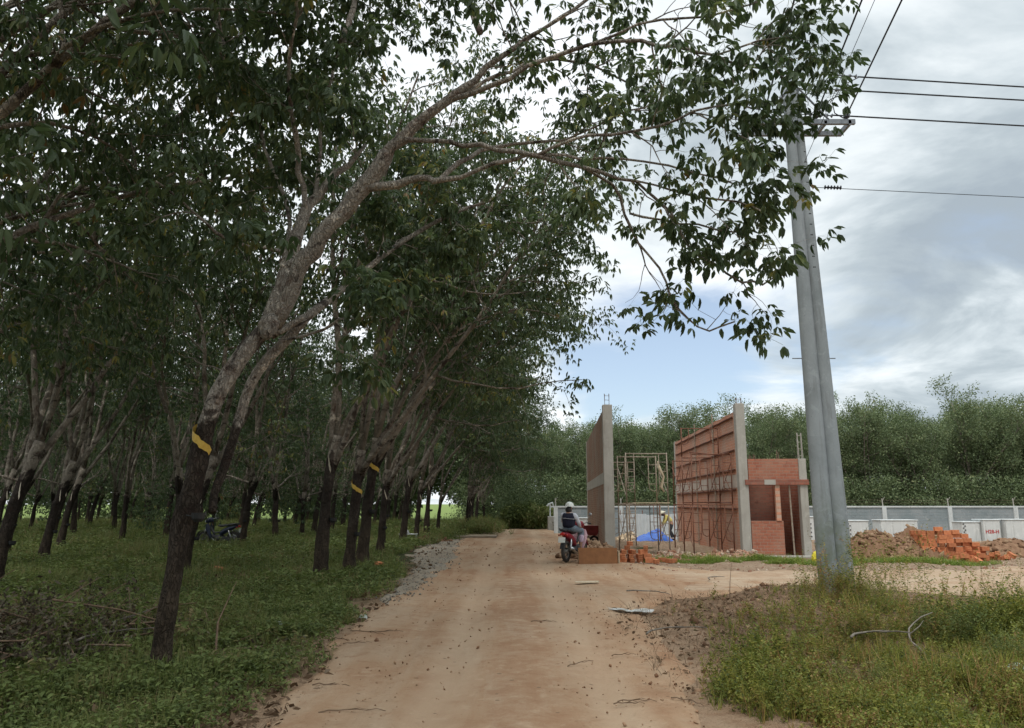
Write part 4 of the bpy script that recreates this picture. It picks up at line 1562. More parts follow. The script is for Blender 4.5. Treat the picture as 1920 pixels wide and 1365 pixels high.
M_BRK_PINK = m_brick('pink_brick', (.64, .305, .20), (.56, .25, .155), (.54, .37, .28), dirt=(.50, .34, .26), dirt_k=.5)
M_BRK_BROWN = m_brick('brown_brick', (.31, .185, .125), (.25, .145, .095), (.32, .23, .175), dirt=(.29, .23, .185), dirt_k=.55)
M_BRK_RED = m_brick('red_brick', (.44, .175, .11), (.36, .125, .08), (.36, .23, .17), 'xz', dirt=(.42, .25, .18), dirt_k=.25)
M_BRK_INNER = m_brick('inner_brick', (.36, .145, .10), (.28, .105, .075), (.26, .16, .12), 'xz', dirt=(.27, .17, .13), dirt_k=.3)
M_BRK_INNER_Y = m_brick('inner_brick_side', (.40, .15, .09), (.31, .105, .065), (.3, .19, .14), 'yz', dirt=(.30, .19, .14), dirt_k=.3)
M_BLOCK = m_brick('grey_block', (.30, .33, .34), (.25, .285, .30), (.36, .38, .38), 'xz', dirt=(.22, .26, .27), dirt_k=.5, bw=.40, bh=.15)


def m_conc(name, c, c2, stain=(.2, .18, .15), vert=True):
    m, nt, b = mat(name, .9, .2)
    o = coords(nt, 'Object')
    n1 = noise(nt, o, 1.3, 6, .65, .4)
    n2 = noise(nt, vmath(nt, 'MULTIPLY', o, (9, 9, 1.1 if vert else 9)).outputs[0], 1.0, 5, .6)
    n3 = noise(nt, o, 42, 4, .7)
    col = ramp(nt, n1, [(.32, c2), (.6, c)])
    col = mix(nt, maprange(nt, n2, .50, .70, 0, .65), col, stain)
    n5 = noise(nt, o, 4.5, 6, .7, .6)
    col = mix(nt, maprange(nt, n5, .56, .62, 0, .35), col, tuple(min(1, x * 1.25) for x in c))
    col = mix(nt, maprange(nt, n3, .60, .74, 0, .55), col, tuple(x * .5 for x in c2))
    nt.links.new(col, b.inputs['Base Color'])
    bump(nt, b, mathn(nt, 'ADD', n3, n2), .45, .01)
    return m


M_CONC = m_conc('site_concrete', (.44, .42, .375), (.35, .33, .29), (.30, .27, .23))
M_POLE = m_conc('pole_concrete', (.31, .335, .345), (.22, .245, .25), (.19, .20, .20))
M_BAND = m_conc('cement_band', (.58, .52, .45), (.50, .42, .35), (.42, .30, .23))
M_WHITE = m_conc('white_render', (.66, .67, .65), (.55, .57, .56), (.42, .43, .41))
M_COPE = m_conc('pale_coping', (.62, .64, .63), (.52, .55, .55), (.45, .47, .46))
M_REBAR = plain('rebar', (.20, .13, .09), (.11, .07, .05), .8, 30)
M_BATTEN = plain('dark_ledge', (.16, .065, .04), (.10, .045, .03), .9, 14)
M_RUST = plain('rusty_tube', (.23, .095, .055), (.12, .055, .035), .75, 14)
M_GALV = plain('dusty_tube', (.36, .30, .235), (.24, .18, .13), .7, 16)
M_PLY = plain('brown_board', (.30, .135, .055), (.23, .10, .042), .8, 6)
M_PALEW = plain('pale_wood', (.52, .43, .30), (.40, .31, .2), .85, 12)

# ------------------------------------------------------------------ the two party walls and the little room
WA = -.058            # the plot is turned a little off the road


def rebar(b, c, w, h, z0, links=3, r=.008):
    for sx in (-1, 1):
        for sy in (-1, 1):
            b.tube([(c[0] + sx * w, c[1] + sy * w, z0 - .1), (c[0] + sx * w + .01 * sy, c[1] + sy * w, z0 + h)], r, 5)
    for k in range(links):
        z = z0 + h * (k + .6) / links
        b.tube([(c[0] - w, c[1] - w, z), (c[0] + w, c[1] - w, z), (c[0] + w, c[1] + w, z), (c[0] - w, c[1] + w, z)], r * .7, 4, close=True)


def wobble_top(b, x0, x1, y0, y1, z0, z1, n=30):
    """wall slab whose top course is left ragged"""
    ys_ = np.linspace(y0, y1, n)
    zt = z1 + (fbm(ys_ * 2, ys_ * 0, 3, 4) - .5) * .05
    vs, fs = [], []
    for y, z in zip(ys_, zt):
        vs += [(x0, y, z0), (x1, y, z0), (x1, y, z), (x0, y, z)]
    for i in range(n - 1):
        a, c = i * 4, i * 4 + 4
        fs += [(a, c, c + 3, a + 3), (a + 1, a + 2, c + 2, c + 1), (a + 3, c + 3, c + 2, a + 2)]
    fs += [(0, 3, 2, 1), (n * 4 - 4, n * 4 - 3, n * 4 - 2, n * 4 - 1)]
    b.add(vs, fs)


gz = h1(3, 24)
lw = thing('unfinished_wall', 'tall brown brick party wall with a pale concrete band and end column, left of the scaffolding', 'wall', (3.02, 23.2, 0), WA)
b = B(); wobble_top(b, -.17, -.02, .34, 13.2, -.3, 4.42); b.build('brickwork', M_BRK_BROWN, lw)
b = B()
for z in (2.12,):
    b.b2((-.176, .34, z), (-.014, 13.2, z + .36))
b.build('concrete_band', M_CONC, lw)
b = B(); b.b2((-.19, 0, -.3), (.11, .34, 4.56)); b.build('column', M_CONC, lw, bevel=.012)
b = B(); b.b2((-.185, 12.9, -.3), (.10, 13.22, 4.45)); b.build('column', M_CONC, lw, bevel=.012)
b = B(); rebar(b, (-.04, .17), .07, .42, 4.5); b.build('rebar_stub', M_REBAR, lw)

rw = thing('unfinished_house', 'pink brick party wall with a small roofless brick room and window opening, beside the poles', 'building', (6.66, 22.0, 0), WA)
b = B(); wobble_top(b, -.02, .13, .30, 11.6, -.3, 4.22); b.build('party_wall', M_BRK_PINK, rw)
b = B(); b.b2((-.028, .30, 1.98), (.138, 11.6, 2.36)); b.build('concrete_band', M_BAND, rw)
b = B(); b.b2((-.04, 0, -.3), (.22, .30, 4.44)); b.build('column', M_CONC, rw, bevel=.012)
b = B(); b.b2((-.045, 11.6, -.3), (.16, 11.85, 4.25)); b.build('column', M_CONC, rw, bevel=.012)
b = B(); rebar(b, (.10, .15), .07, .22, 4.4, 2); b.build('rebar_stub', M_REBAR, rw)
for z in (1.40, 1.96, 2.55, 3.13, 3.68, 4.12):
    b = B()
    pts = [(-.045, .45 + 10.9 * k / 24, z - .04 + .006 * math.sin(k * 1.7 + z)) for k in range(25)]
    b.tube(pts, .024, 5)
    b.build('ledge', M_BATTEN, rw)
for y in (3.3, 6.6):
    b = B(); b.tube([(-.06, y, -.2), (-.055, y, 4.5)], .022, 6); b.build('conduit', M_GALV, rw)
# the room: x .24 .. 2.05, top 2.77
b = B(); b.b2((.243, .03, 2.20), (1.68, .16, 2.80)); b.build('upper_wall', M_BRK_RED, rw)
b = B(); b.b2((.243, .03, -.2), (1.16, .16, 1.02)); b.build('sill_wall', M_BRK_RED, rw)
b = B(); b.b2((.97, .0, 1.023), (1.10, .13, 2.04)); b.build('window_post', M_BRK_PINK, rw)
b = B(); b.b2((1.683, 0, -.3), (1.90, .24, 2.80)); b.build('column', M_CONC, rw, bevel=.012)
b = B(); b.b2((.12, -.055, 2.044), (1.93, -.003, 2.197)); b.build('lintel', M_BRK_INNER, rw, bevel=.006)
b = B(); b.b2((.66, -.061, 2.05), (.98, -.058, 2.194)); b.build('lintel_patch', M_CONC, rw)
b = B(); b.b2((.13, .95, -.2), (1.16, 1.08, 2.42)); b.build('back_wall', M_BRK_INNER, rw)
b = B(); b.b2((1.16, 2.6, -.2), (1.89, 2.73, 2.42)); b.build('back_wall', M_BRK_INNER, rw)
b = B(); b.b2((1.163, .6, -.2), (1.29, 2.597, 2.42)); b.b2((1.76, .243, -.2), (1.89, 2.597, 2.6)); b.build('side_wall', M_BRK_INNER_Y, rw)
b = B(); b.tube([(1.42, .05, -.1), (1.39, .06, 2.04)], .025, 6); b.build('prop', M_GALV, rw)
b = B(); b.b2((.0, -.25, -.3), (2.2, .0, .0 + .06)); b.build('footing', M_CONC, rw, bevel=.02)
b = B(); rebar(b, (1.79, .12), .055, .78, 2.78, 4, .011); b.build('rebar_stub', M_CONC, rw)
for x, hh in ((.42, .14), (1.1, .25), (.3, .12)):
    b = B(); b.tube([(x, .1, 2.75), (x + .01, .1, 2.8 + hh)], .012, 5); b.tube([(x + .05, .1, 2.75), (x + .05, .1, 2.8 + hh * .8)], .012, 5); b.build('rebar_stub', M_REBAR, rw)


# ------------------------------------------------------------------ scaffolding
def frame_mesh(h=1.5, w=1.22, r=.019):
    """an H frame: two standards, a head tube, inner ladder uprights with rungs and curved knees"""
    b = B()
    for x in (-w / 2, w / 2):
        b.tube([(x, 0, 0), (x, 0, h)], r, 6)
    b.tube([(-w / 2, 0, h - .03), (w / 2, 0, h - .03)], r, 6)
    for s in (-1, 1):
        xi = s * (w / 2 - .24)
        knee = [(s * w / 2, 0, .42), (s * (w / 2 - .10), 0, .40), (xi + s * .03, 0, .46), (xi, 0, .60), (xi, 0, h - .04)]
        b.tube(knee, r * .7, 6)
        for z in (.62, .95, 1.22):
            if z < h - .1:
                b.tube([(s * w / 2, 0, z), (xi, 0, z)], r * .55, 5)
    return b


def scaffold(name, label, loc, rz, bays, tiers, m, braces=True, w=1.22, lean=0.0):
    t = thing(name, label, 'scaffolding', loc, rz)
    hs = []
    for i, y in enumerate(bays):
        z = 0
        for k in range(tiers[i]):
            hh = 1.5 if k < 2 else .95
            b = frame_mesh(hh, w)
            b.v = [(v[0] + lean * (z + v[2]), v[1] + y, v[2] + z) for v in b.v]
            b.build('frame', m, t, True)
            z += hh
        hs.append(z)
    if braces:
        for i in range(len(bays) - 1):
            y0, y1 = bays[i], bays[i + 1]
            for k in range(min(tiers[i], tiers[i + 1])):
                for s in (-1, 1):
                    x = s * w / 2
                    for a, c in ((.25, 1.25), (1.25, .25)):
                        b = B()
                        b.tube([(x + .02 * s + lean * k * 1.5, y0, k * 1.5 + a), (x + .02 * s + lean * k * 1.5, y1, k * 1.5 + c)], .011, 5)
                        b.build('brace', m, t)
    return t


s1 = scaffold('scaffold', 'dusty tube scaffold of two tiers standing beside the brown wall', (3.98, 22.3, h1(4, 22) - .02), 0.02, (0, 1.55), (2, 2), M_GALV)
b = B(); b.box((.1, .8, 1.535), (1.1, 1.7, .03)); b.build('plank', M_PALEW, s1)
b = B()
b.tube([(.35, .05, 2.75), (.4, .0, 2.5), (.5, -.03, 2.3), (.42, .0, 2.0), (.5, -.02, 1.85)], [.02, .05, .03, .05, .02], 7)
b.build('rag', M_PALEW, s1, True)
s2 = scaffold('scaffold', 'smaller rusty scaffold further back against the brown wall', (4.05, 27.6, h1(4, 27) - .02), 0.0, (0, 1.4), (2, 1), M_GALV, w=.85)
s2b = scaffold('scaffold', 'single low scaffold frame behind the dusty two-tier scaffold', (5.4, 31.0, h1(5.4, 31) - .02), 0.0, (0,), (1,), M_RUST, False)
s3 = scaffold('scaffold', 'rust brown scaffold of three tiers against the pink party wall', (5.99, 22.75, h1(6, 23) - .02), WA, (0, 1.7, 3.6), (2, 3, 2), M_RUST, True, 1.18, .012)
for y, z in ((.8, 1.53), (2.4, 1.53), (.8, 3.03)):
    b = B(); b.tube([(-.6, y - .85, z), (.6, y + .8, z + .02)], .022, 6); b.tube([(.55, y - .85, z), (.58, y + .8, z)], .02, 6); b.build('tie_tube', M_RUST, s3)

# ------------------------------------------------------------------ boundary wall, hoarding and concrete panels
BY = 40.0
gzw = -.30
bw = thing('boundary_wall', 'long grey block wall with pale posts and a white coping in front of the forest', 'wall', (0, BY, gzw))
b = B(); b.b2((2.2, 0, -.2), (44, .14, 1.62)); b.build('blockwork', M_BLOCK, bw)
b = B(); b.b2((2.0, -.05, 1.623), (44, .19, 1.70)); b.build('coping', M_COPE, bw)
k = 0
for x in np.arange(2.3, 44, 3.45):
    b = B(); b.b2((x - .11, -.07, -.2), (x + .11, .0 - .003, 1.62)); b.build('post', M_COPE, bw)
    b = B(); b.tube([(x, .06, 1.70), (x - .02, .07, 2.1)], .028, 6); b.tube([(x, .06, 1.98), (x + .10, .0, 2.16)], .012, 5); b.build('wire_post', M_CONC, bw)
b = B()
for z in (1.86, 2.0):
    pts = [(x, .06, z + .015 * math.sin(x * 3.1 + z * 9)) for x in np.arange(2.3, 44, .7)]
    b.tube(pts, .004, 4)
b.build('barbed_wire', M_REBAR, bw)

ho = thing('hoarding', 'row of white corrugated sheets standing behind the blue tarpaulin', 'fence', (6.9, 37.9, h1(7, 37.9)))
prof = []
n = 120
for side in (0, 1):
    rngx = range(n + 1) if side == 0 else range(n, -1, -1)
    for i in rngx:
        x = -1.55 + 4.3 * i / n
        prof.append((x, (.0 if side == 0 else .012) + .018 * math.sin(i * 1.4)))
b = B()
m_ = len(prof)
vs = [(x, y, -.1) for x, y in prof] + [(x, y, 1.18 + (.04 if int((x + 2) / .9) % 2 else 0)) for x, y in prof]
fs = [(i, (i + 1) % m_, m_ + (i + 1) % m_, m_ + i) for i in range(m_)]
fs += [(m_ + i, m_ + i + 1, m_ + m_ - 2 - i, m_ + m_ - 1 - i) for i in range(n)]
b.add(vs, fs)
M_SHEET = plain('white_sheet_metal', (.60, .63, .63), (.50, .53, .54), .5, 3)
b.build('sheet', M_SHEET, ho)
b = B()
for x in (-1.5, -.4, .7, 1.8, 2.7):
    b.tube([(x, .05, -.1), (x, .05, 1.4)], .02, 5)
b.build('stake', M_RUST, ho)

M_REDP = plain('red_paint', (.50, .05, .05), (.38, .04, .04), .6, 10)
M_BLKP = plain('black_paint', (.05, .05, .06), (.03, .03, .03), .6, 10)


def text_mesh(txt, size, m, parent, loc, name='lettering'):
    cu = bpy.data.curves.new(name, 'FONT')
    cu.body = txt
    cu.size = size
    cu.extrude = .002
    cu.offset = .006
    o = bpy.data.objects.new(name, cu)
    COL.objects.link(o)
    dg = bpy.context.evaluated_depsgraph_get()
    me = bpy.data.meshes.new_from_object(o.evaluated_get(dg))
    bpy.data.objects.remove(o)
    me.materials.clear()
    me.materials.append(m)
    q = link(name, me, parent)
    q.location = loc
    q.rotation_euler = (PI / 2, 0, 0)
    return q


panels = [(15.4, .95, .92, 34.0, None, 'blank white concrete box left of the dirt mound, behind the poles'),
          (17.4, 1.65, .94, 34.3, None, 'white concrete box seen in the dip between the two dirt mounds'),
          (20.8, .80, .88, 34.6, None, 'low white concrete box just right of the big brick pile'),
          (21.62, .76, .98, 34.4, 'H28-H', 'white concrete box with red painted characters'),
          (22.75, 1.25, .98, 34.2, None, 'grey-white concrete box with a small square opening at the right edge'),
          (13.3, .55, 1.0, 33.6, None, 'small white concrete box seen between the little room and the poles'),
          (3.45, .66, .80, 37.2, 'H4', 'pinkish white concrete box with red painted characters beside the brown wall')]
for i, (x, w, h, y, txt, lab) in enumerate(panels):
    z = h1(x, y)
    t = thing('concrete_box', lab, 'concrete box', (x, y, z), 0, 'white concrete boxes before the grey wall')
    b = B(); b.b2((-w / 2, 0, -.15), (w / 2, .8, h)); b.build('body', M_WHITE, t, bevel=.02)
    b = B(); b.b2((-w / 2 - .03, -.03, h + .003), (w / 2 + .03, .83, h + .05)); b.build('lid', M_COPE, t, bevel=.01)
    if txt:
        text_mesh(txt, .22 if i == 3 else .3, M_REDP, t, (-w / 2 + .06, -.004, h * .42))
    if i in (0, 2, 5):
        b = B()
        for q in range(9):
            b.box((-w / 2 + .05 + .07 * (q % 2), -.012, .1 + q * .09), (.06, .02, .045), (0, .4 * q, 0))
        b.build('scribble', M_BLKP, t)
    if i == 4:
        b = B(); b.b2((.35, -.006, .1), (.55, -.003, .32)); b.build('opening', M_BLKP, t)

st = thing('pillar_stump', 'squat grey concrete pillar with a pale cross-shaped stake, left of the rider', 'pillar', (2.35, 44.6, h1(2.35, 44.6)))
b = B(); b.b2((-.26, -.25, -.2), (.40, .25, .78)); b.build('base', M_CONC, st, bevel=.03)
b = B(); b.tube([(-.12, 0, .75), (-.12, 0, 1.55)], .04, 6); b.tube([(-.30, 0, 1.36), (-.2, 0, 1.46), (-.12, 0, 1.5), (.02, 0, 1.56), (.07, 0, 1.38)], [.05, .06, .05, .06, .03], 6); b.build('stake', M_COPE, st)
# ------------------------------------------------------------------ the twin concrete poles and their lines
def m_pole_holes():
    m = M_POLE.copy()
    m.name = 'pole_concrete_drilled'
    nt = m.node_tree
    b = nt.nodes['Principled BSDF']
    old = b.inputs['Base Color'].links[0].from_socket
    o = coords(nt, 'Object')
    sp = nt.nodes.new('ShaderNodeSeparateXYZ')
    nt.links.new(o, sp.inputs[0])
    fz = mathn(nt, 'FRACT', mathn(nt, 'DIVIDE', sp.outputs[2], .20))
    dz = mathn(nt, 'MULTIPLY', mathn(nt, 'SUBTRACT', fz, .5), .20)
    ax = mathn(nt, 'SUBTRACT', mathn(nt, 'ABSOLUTE', sp.outputs[0]), .012)
    d = mathn(nt, 'SQRT', mathn(nt, 'ADD', mathn(nt, 'MULTIPLY', dz, dz), mathn(nt, 'MULTIPLY', ax, ax)))
    moss = mathn(nt, 'MULTIPLY', maprange(nt, sp.outputs[2], 2.0, .2), maprange(nt, noise(nt, o, 3.5, 5, .65), .38, .6))
    old = mix(nt, mathn(nt, 'MULTIPLY', moss, .6), old, (.13, .16, .085))
    k = mathn(nt, 'MULTIPLY', mathn(nt, 'LESS_THAN', d, .012), mathn(nt, 'LESS_THAN', 5.4, sp.outputs[2]))
    nt.links.new(mix(nt, k, old, (.03, .03, .03)), b.inputs['Base Color'])
    return m


M_POLEH = m_pole_holes()
M_STEEL = plain('galvanised_steel', (.26, .28, .30), (.18, .20, .22), .6, 12, .3)
M_INS = plain('grey_insulator', (.075, .085, .10), (.05, .055, .065), .35, 10)
M_CABLE = plain('black_cable', (.022, .024, .03), (.014, .015, .018), .6)
PYY = 12.7
up = thing('utility_pole', 'pair of tapered concrete utility poles standing together with a steel crossarm', 'utility pole', (5.33, PYY, h1(5.33, PYY)))
zb = up.location.z
for sx, nm in ((-1, 0), (1, 1)):
    b = B()
    pts, rad = [], []
    for k in range(24):
        t = k / 23
        z = -.4 + t * (9.1 + .4)
        w = .163 * (1 - t) + .086 * t
        pts.append((sx * w * .93 - .155 * max(0, z) / 9.1, 0.03 * sx, z - zb))
        rad.append(w)
    b.tube(pts, rad, 20)
    o = b.build('shaft', M_POLEH, up, True)
for yy, x0, x1, z in ((-.17, -1.15, .90, 8.22), (.17, -1.05, .80, 8.17)):
    b = B()
    b.prism([(yy - .03, z - .045), (yy + .03, z - .045), (yy + .03, z - .035), (yy - .02, z - .035), (yy - .02, z + .045), (yy - .03, z + .045)], x0, x1)
    b.build('crossarm', M_STEEL, up)
b = B()
b.box((.80, 0, 8.20), (.05, .40, .09)); b.box((.36, 0, 8.20), (.05, .40, .07)); b.box((-.55, 0, 8.20), (.05, .40, .07))
b.build('arm_bolt', M_STEEL, up)
for (xa, za, xb, zb_) in ((-.12, 8.92, .42, 8.26), (-.20, 8.92, -.62, 8.26)):
    for yy in (-.19,):
        b = B(); b.tube([(xa, yy, za), (xb, yy, zb_)], .022, 4); b.build('strut', M_STEEL, up)
b = B(); b.tube([(-.12, -.1, 9.15), (-.40, -.12, 8.72)], .035, 4); b.tube([(-.06, -.1, 9.2), (-.10, -.16, 8.8)], .02, 4); b.build('top_bracket', M_STEEL, up)


def insulator(x, z, yy=-.17):
    b = B()
    zz_ = [0, .03, .035, .05, .06, .08, .09, .11, .12, .15, .18]
    rr_ = [.018, .018, .05, .062, .04, .058, .036, .05, .03, .034, .012]
    b.tube([(x, yy, z + q) for q in zz_], rr_, 12)
    return b


for x in (.20, .76, -.75):
    b = insulator(x, 8.27); b.build('insulator', M_INS, up, True)


def strain(x0, y0, z0, x1, y1, z1):
    b = B()
    n = 15
    pts = [(x0 + (x1 - x0) * k / n, y0 + (y1 - y0) * k / n, z0 + (z1 - z0) * k / n) for k in range(n + 1)]
    b.tube(pts, [.012 if k % 3 else .042 for k in range(n + 1)], 8)
    return b


for py, dz in ((141, 0), (168, 0), (215, 0)):
    p = P3(1545 if py < 200 else 1510, py - 1, PYY - .1)
    q = P3(1605 if py < 200 else 1560, py + 2, PYY - .08)
    b = strain(p[0] - 5.33, p[1] - PYY, p[2] - zb, q[0] - 5.33, q[1] - PYY, q[2] - zb)
    b.build('strain_insulator', M_STEEL, up, True)
    b = B(); b.tube([(-.05, -.08, p[2] - zb), (p[0] - 5.33, p[1] - PYY, p[2] - zb)], .012, 5); b.build('link_rod', M_STEEL, up)
for pts in ([(1612, 144), (1580, 160), (1560, 190), (1565, 212), (1582, 222)], [(1598, 170), (1560, 185), (1530, 205), (1520, 215)]):
    b = B()
    q = [P3(a, c, PYY - .2) for a, c in pts]
    b.tube([(x - 5.33, y - PYY, z - zb) for x, y, z in q], .009, 6)
    b.build('jumper', M_CABLE, up, True)
for px, py in ((1490, 672), (1562, 672), (1512, 395)):
    p = P3(px, py, PYY)
    s_ = -1 if px < 1500 else 1
    b = B(); b.tube([(p[0] - 5.33 - .12 * s_, 0, p[2] - zb), (p[0] - 5.33 + .04 * s_, 0, p[2] - zb)], .01, 6); b.build('step_bolt', M_STEEL, up)


def wire(name, label, a, b_, ext, r, sag=0.0, group='power lines at the concrete poles'):
    a, b_ = np.array(a, float), np.array(b_, float)
    e = a + (b_ - a) * ext
    o_ = a
    pts = []
    for k in range(41):
        t = (k / 40) ** 1.6
        p = a + (e - a) * t
        pts.append(tuple(p - o_ + np.array((0, 0, -sag * 4 * t * (1 - t)))))
    b = B()
    b.tube(pts, r, 6)
    o = b.build(name, M_CABLE, None, True)
    o.location = tuple(o_)
    return tag(o, label, 'cable', group)


YE = PYY + .37
wire('power_line', 'topmost thick black cable running level to the right of the poles', P3(1608, 144, PYY - .08), P3(1920, 163, YE), 8, .014)
wire('power_line', 'second thick black cable running to the right, just under the topmost', P3(1600, 170, PYY - .08), P3(1920, 188, YE), 8, .014)
wire('power_line', 'third thick black cable running to the right, at crossarm height', P3(1562, 216, PYY - .08), P3(1920, 236, YE), 8, .014)
wire('power_line', 'thin lone wire running to the right well below the crossarm', P3(1521, 351, PYY), P3(1920, 370, YE), 8, .006)
for (x, z), nm in (((5.53, 8.45), 'middle thick cable rising from the crossarm over the road towards the viewer'),
                   ((6.09, 8.45), 'right-hand thick cable rising from the crossarm over the road towards the viewer'),
                   ((4.58, 8.45), 'left-hand thick cable leaving the crossarm behind the leaves')):
    wire('power_line', nm, (x, PYY - .17, z), (x - .62, 9.36, 8.45), 11, .014)
wire('power_line', 'thin wire rising steeply between the two thick cables over the road', P3(1508, 305, PYY - .2), P3(1640, 0, 9.6), 6, .005)
b = strain(5.66 - 5.33, -.02, P3(1527, 352, PYY)[2] - zb, 5.95 - 5.33, 0, P3(1545, 352, PYY)[2] - zb)
b.build('strain_insulator', M_CABLE, up, True)


# ------------------------------------------------------------------ heaps, bricks and rubble
def chunk(rng, s=1.0, flat=.7):
    c = np.array([(x, y, z) for x in (-.5, .5) for y in (-.5, .5) for z in (-.5, .5)]) * (1, 1, flat)
    c = (c + rng.normal(0, .13, c.shape)) * s
    Q = np.array([(0, 1, 3, 2), (4, 6, 7, 5), (0, 4, 5, 1), (2, 3, 7, 6), (0, 2, 6, 4), (1, 5, 7, 3)])
    return c, Q, np.full(6, rng.random())


CH = [chunk(rgG, 1, f) for f in (.5, .7, .9, .35, .6)]


def m_rnd(name, stops, rough=.95, sc_=6.0, b_=.5):
    m, nt, b = mat(name, rough, .12)
    at = nt.nodes.new('ShaderNodeAttribute')
    at.attribute_name = 'rnd'
    o = coords(nt, 'Position')
    f = noise(nt, o, sc_, 6, .7)
    k = mathn(nt, 'ADD', mathn(nt, 'MULTIPLY', at.outputs['Fac'], .6), mathn(nt, 'MULTIPLY', f, .45))
    nt.links.new(ramp(nt, k, stops), b.inputs['Base Color'])
    bump(nt, b, f, b_, .03)
    return m


M_SOIL = m_rnd('heaped_soil', [(.1, (.10, .055, .032)), (.4, (.19, .108, .065)), (.65, (.27, .165, .10)), (.9, (.36, .25, .16))])
M_RUB = m_rnd('brick_rubble', [(.1, (.18, .085, .055)), (.4, (.33, .17, .11)), (.65, (.37, .25, .175)), (.9, (.46, .38, .30))])
M_CLOD = m_rnd('dirt_clods', [(.1, (.14, .07, .04)), (.5, (.30, .17, .10)), (.9, (.40, .27, .17))])
M_STONE = m_rnd('grey_stones', [(.1, (.11, .095, .08)), (.5, (.19, .17, .14)), (.9, (.27, .25, .21))])


def heap(name, label, cx, cy, peaks, m, n_ch=260, cs=.10, seed=3, cat='dirt mound', rx=2.6, ry=1.6, chm=None):
    """heaped earth: peaks = (dx, dy, radius, height); lumps are part of it"""
    t = thing(name, label, cat, (cx, cy, h1(cx, cy)))
    gx, gy = np.meshgrid(np.linspace(-rx, rx, 96), np.linspace(-ry, ry, 60))

    def hz(x, y):
        z = 0
        for dx, dy, r, h in peaks:
            q = np.sqrt((x - dx) ** 2 + ((y - dy) * 1.15) ** 2) / r
            z = np.maximum(z, h * np.clip(1 - q, 0, 1) ** .85)
        z = z * (.72 + .56 * fbm(x * 2.2 + seed, y * 2.2, 4, seed)) + (z > .02) * .16 * (fbm(x * 6, y * 6 + seed, 3, seed + 3) - .45)
        return z
    Z = hz(gx, gy)
    Z = Z - .06 + (H(gx + cx, gy + cy) - t.location.z)
    o = link('soil', grid_mesh('soil', gx, gy, Z, m, False), t)
    o.data.attributes.new('rnd', 'FLOAT', 'FACE')
    nf = len(o.data.polygons)
    o.data.attributes['rnd'].data.foreach_set('value', (rgG.random(nf) * .35 + .25).astype(np.float32))
    px, py = rgG.uniform(-rx, rx, n_ch * 4), rgG.uniform(-ry, ry, n_ch * 4)
    z = hz(px, py)
    k = (z > .03)
    px, py, z = px[k][:n_ch], py[k][:n_ch], z[k][:n_ch]
    V, Q, rn = scatter(CH, np.stack([px, py, z - .05 + H(px + cx, py + cy) - t.location.z], -1), rgG, cs * (.4 + rgG.random(len(px)) ** 2 * 1.3), .6, .5)
    c = link('lumps', np_mesh('lumps', V, Q, chm or m, rn), t)
    c['kind'] = 'stuff'
    return t


heap('dirt_mound', 'tall brown dirt mound with two humps between the poles and the brick pile', 10.55, 21.3,
     [(-.55, .1, 1.05, 1.0), (.75, .15, 1.15, .92), (.1, 0, 1.2, .62), (-1.2, .1, .8, .35)], M_SOIL, 700, .06, 3)
heap('dirt_mound', 'low reddish dirt mound to the right of the brick pile', 15.2, 22.3, [(-.8, .2, 1.3, .55), (.8, 0, 1.4, .62), (2.0, .2, 1.3, .55)], M_SOIL, 500, .06, 9, rx=3.2)
heap('rubble_heap', 'small heap of dark soil and broken boards at the foot of the brown wall', 2.25, 21.9,
     [(-.1, 0, .9, .48), (.4, .1, .7, .38), (-.5, .1, .5, .3)], M_SOIL, 260, .075, 14, 'rubble heap', 1.3, 1.0)
heap('soil_heap', 'little heap of soil and leaves between the gravel and the plantation', -3.5, 30.6, [(0, 0, .9, .28), (.6, .1, .6, .2)], M_SOIL, 220, .05, 22, 'soil heap', 1.4, 1.0)
heap('rubble_heap', 'spread of pinkish rubble and broken brick in front of the pink wall', 5.0, 20.9,
     [(-.7, 0, 1.3, .20), (.6, .3, 1.3, .26), (1.3, .1, .8, .28), (-1.5, .3, .9, .15)], M_RUB, 1500, .042, 27, 'rubble heap', 2.6, 1.2)
heap('sand_heap', 'small pale sand heap beside the blue tarpaulin', 5.55, 36.0, [(0, 0, .8, .42)], m_rnd('pale_sand', [(.1, (.40, .29, .18)), (.9, (.58, .46, .32))]), 60, .05, 5, 'sand heap', 1.0, .8)


def hollow_brick(L=.20, W=.105, Hh=.105, nx=3, nz=2, t=.013):
    """clay block with open cells running through it, one connected skin"""
    def lines(n, w):
        c = (w - t * (n + 1)) / n
        a = [-w / 2]
        for i in range(n):
            a += [a[-1] + t, a[-1] + t + c]
        return a + [w / 2]
    X_, Z_ = lines(nx, W), lines(nz, Hh)
    vs, idx = [], {}

    def vid(i, k, s):
        q = (i, k, s)
        if q not in idx:
            idx[q] = len(vs)
            vs.append((X_[i], s * L / 2, Z_[k] + Hh / 2))
        return idx[q]
    fs = []
    mx, mz = len(X_) - 1, len(Z_) - 1
    solid = lambda i, k: 0 <= i < mx and 0 <= k < mz and not (i % 2 == 1 and k % 2 == 1)
    for i in range(mx):
        for k in range(mz):
            if not solid(i, k):
                continue
            fs.append((vid(i, k, -1), vid(i + 1, k, -1), vid(i + 1, k + 1, -1), vid(i, k + 1, -1)))
            fs.append((vid(i, k, 1), vid(i, k + 1, 1), vid(i + 1, k + 1, 1), vid(i + 1, k, 1)))
            for (di, dk, a, c) in ((-1, 0, (i, k), (i, k + 1)), (1, 0, (i + 1, k + 1), (i + 1, k)), (0, -1, (i + 1, k), (i, k)), (0, 1, (i, k + 1), (i + 1, k + 1))):
                if not solid(i + di, k + dk):
                    fs.append((vid(*a, -1), vid(*c, -1), vid(*c, 1), vid(*a, 1)))
    b = B()
    b.add(vs, fs)
    me = bpy.data.meshes.new('clay_brick')
    me.from_pydata(b.v, [], b.f)
    return me


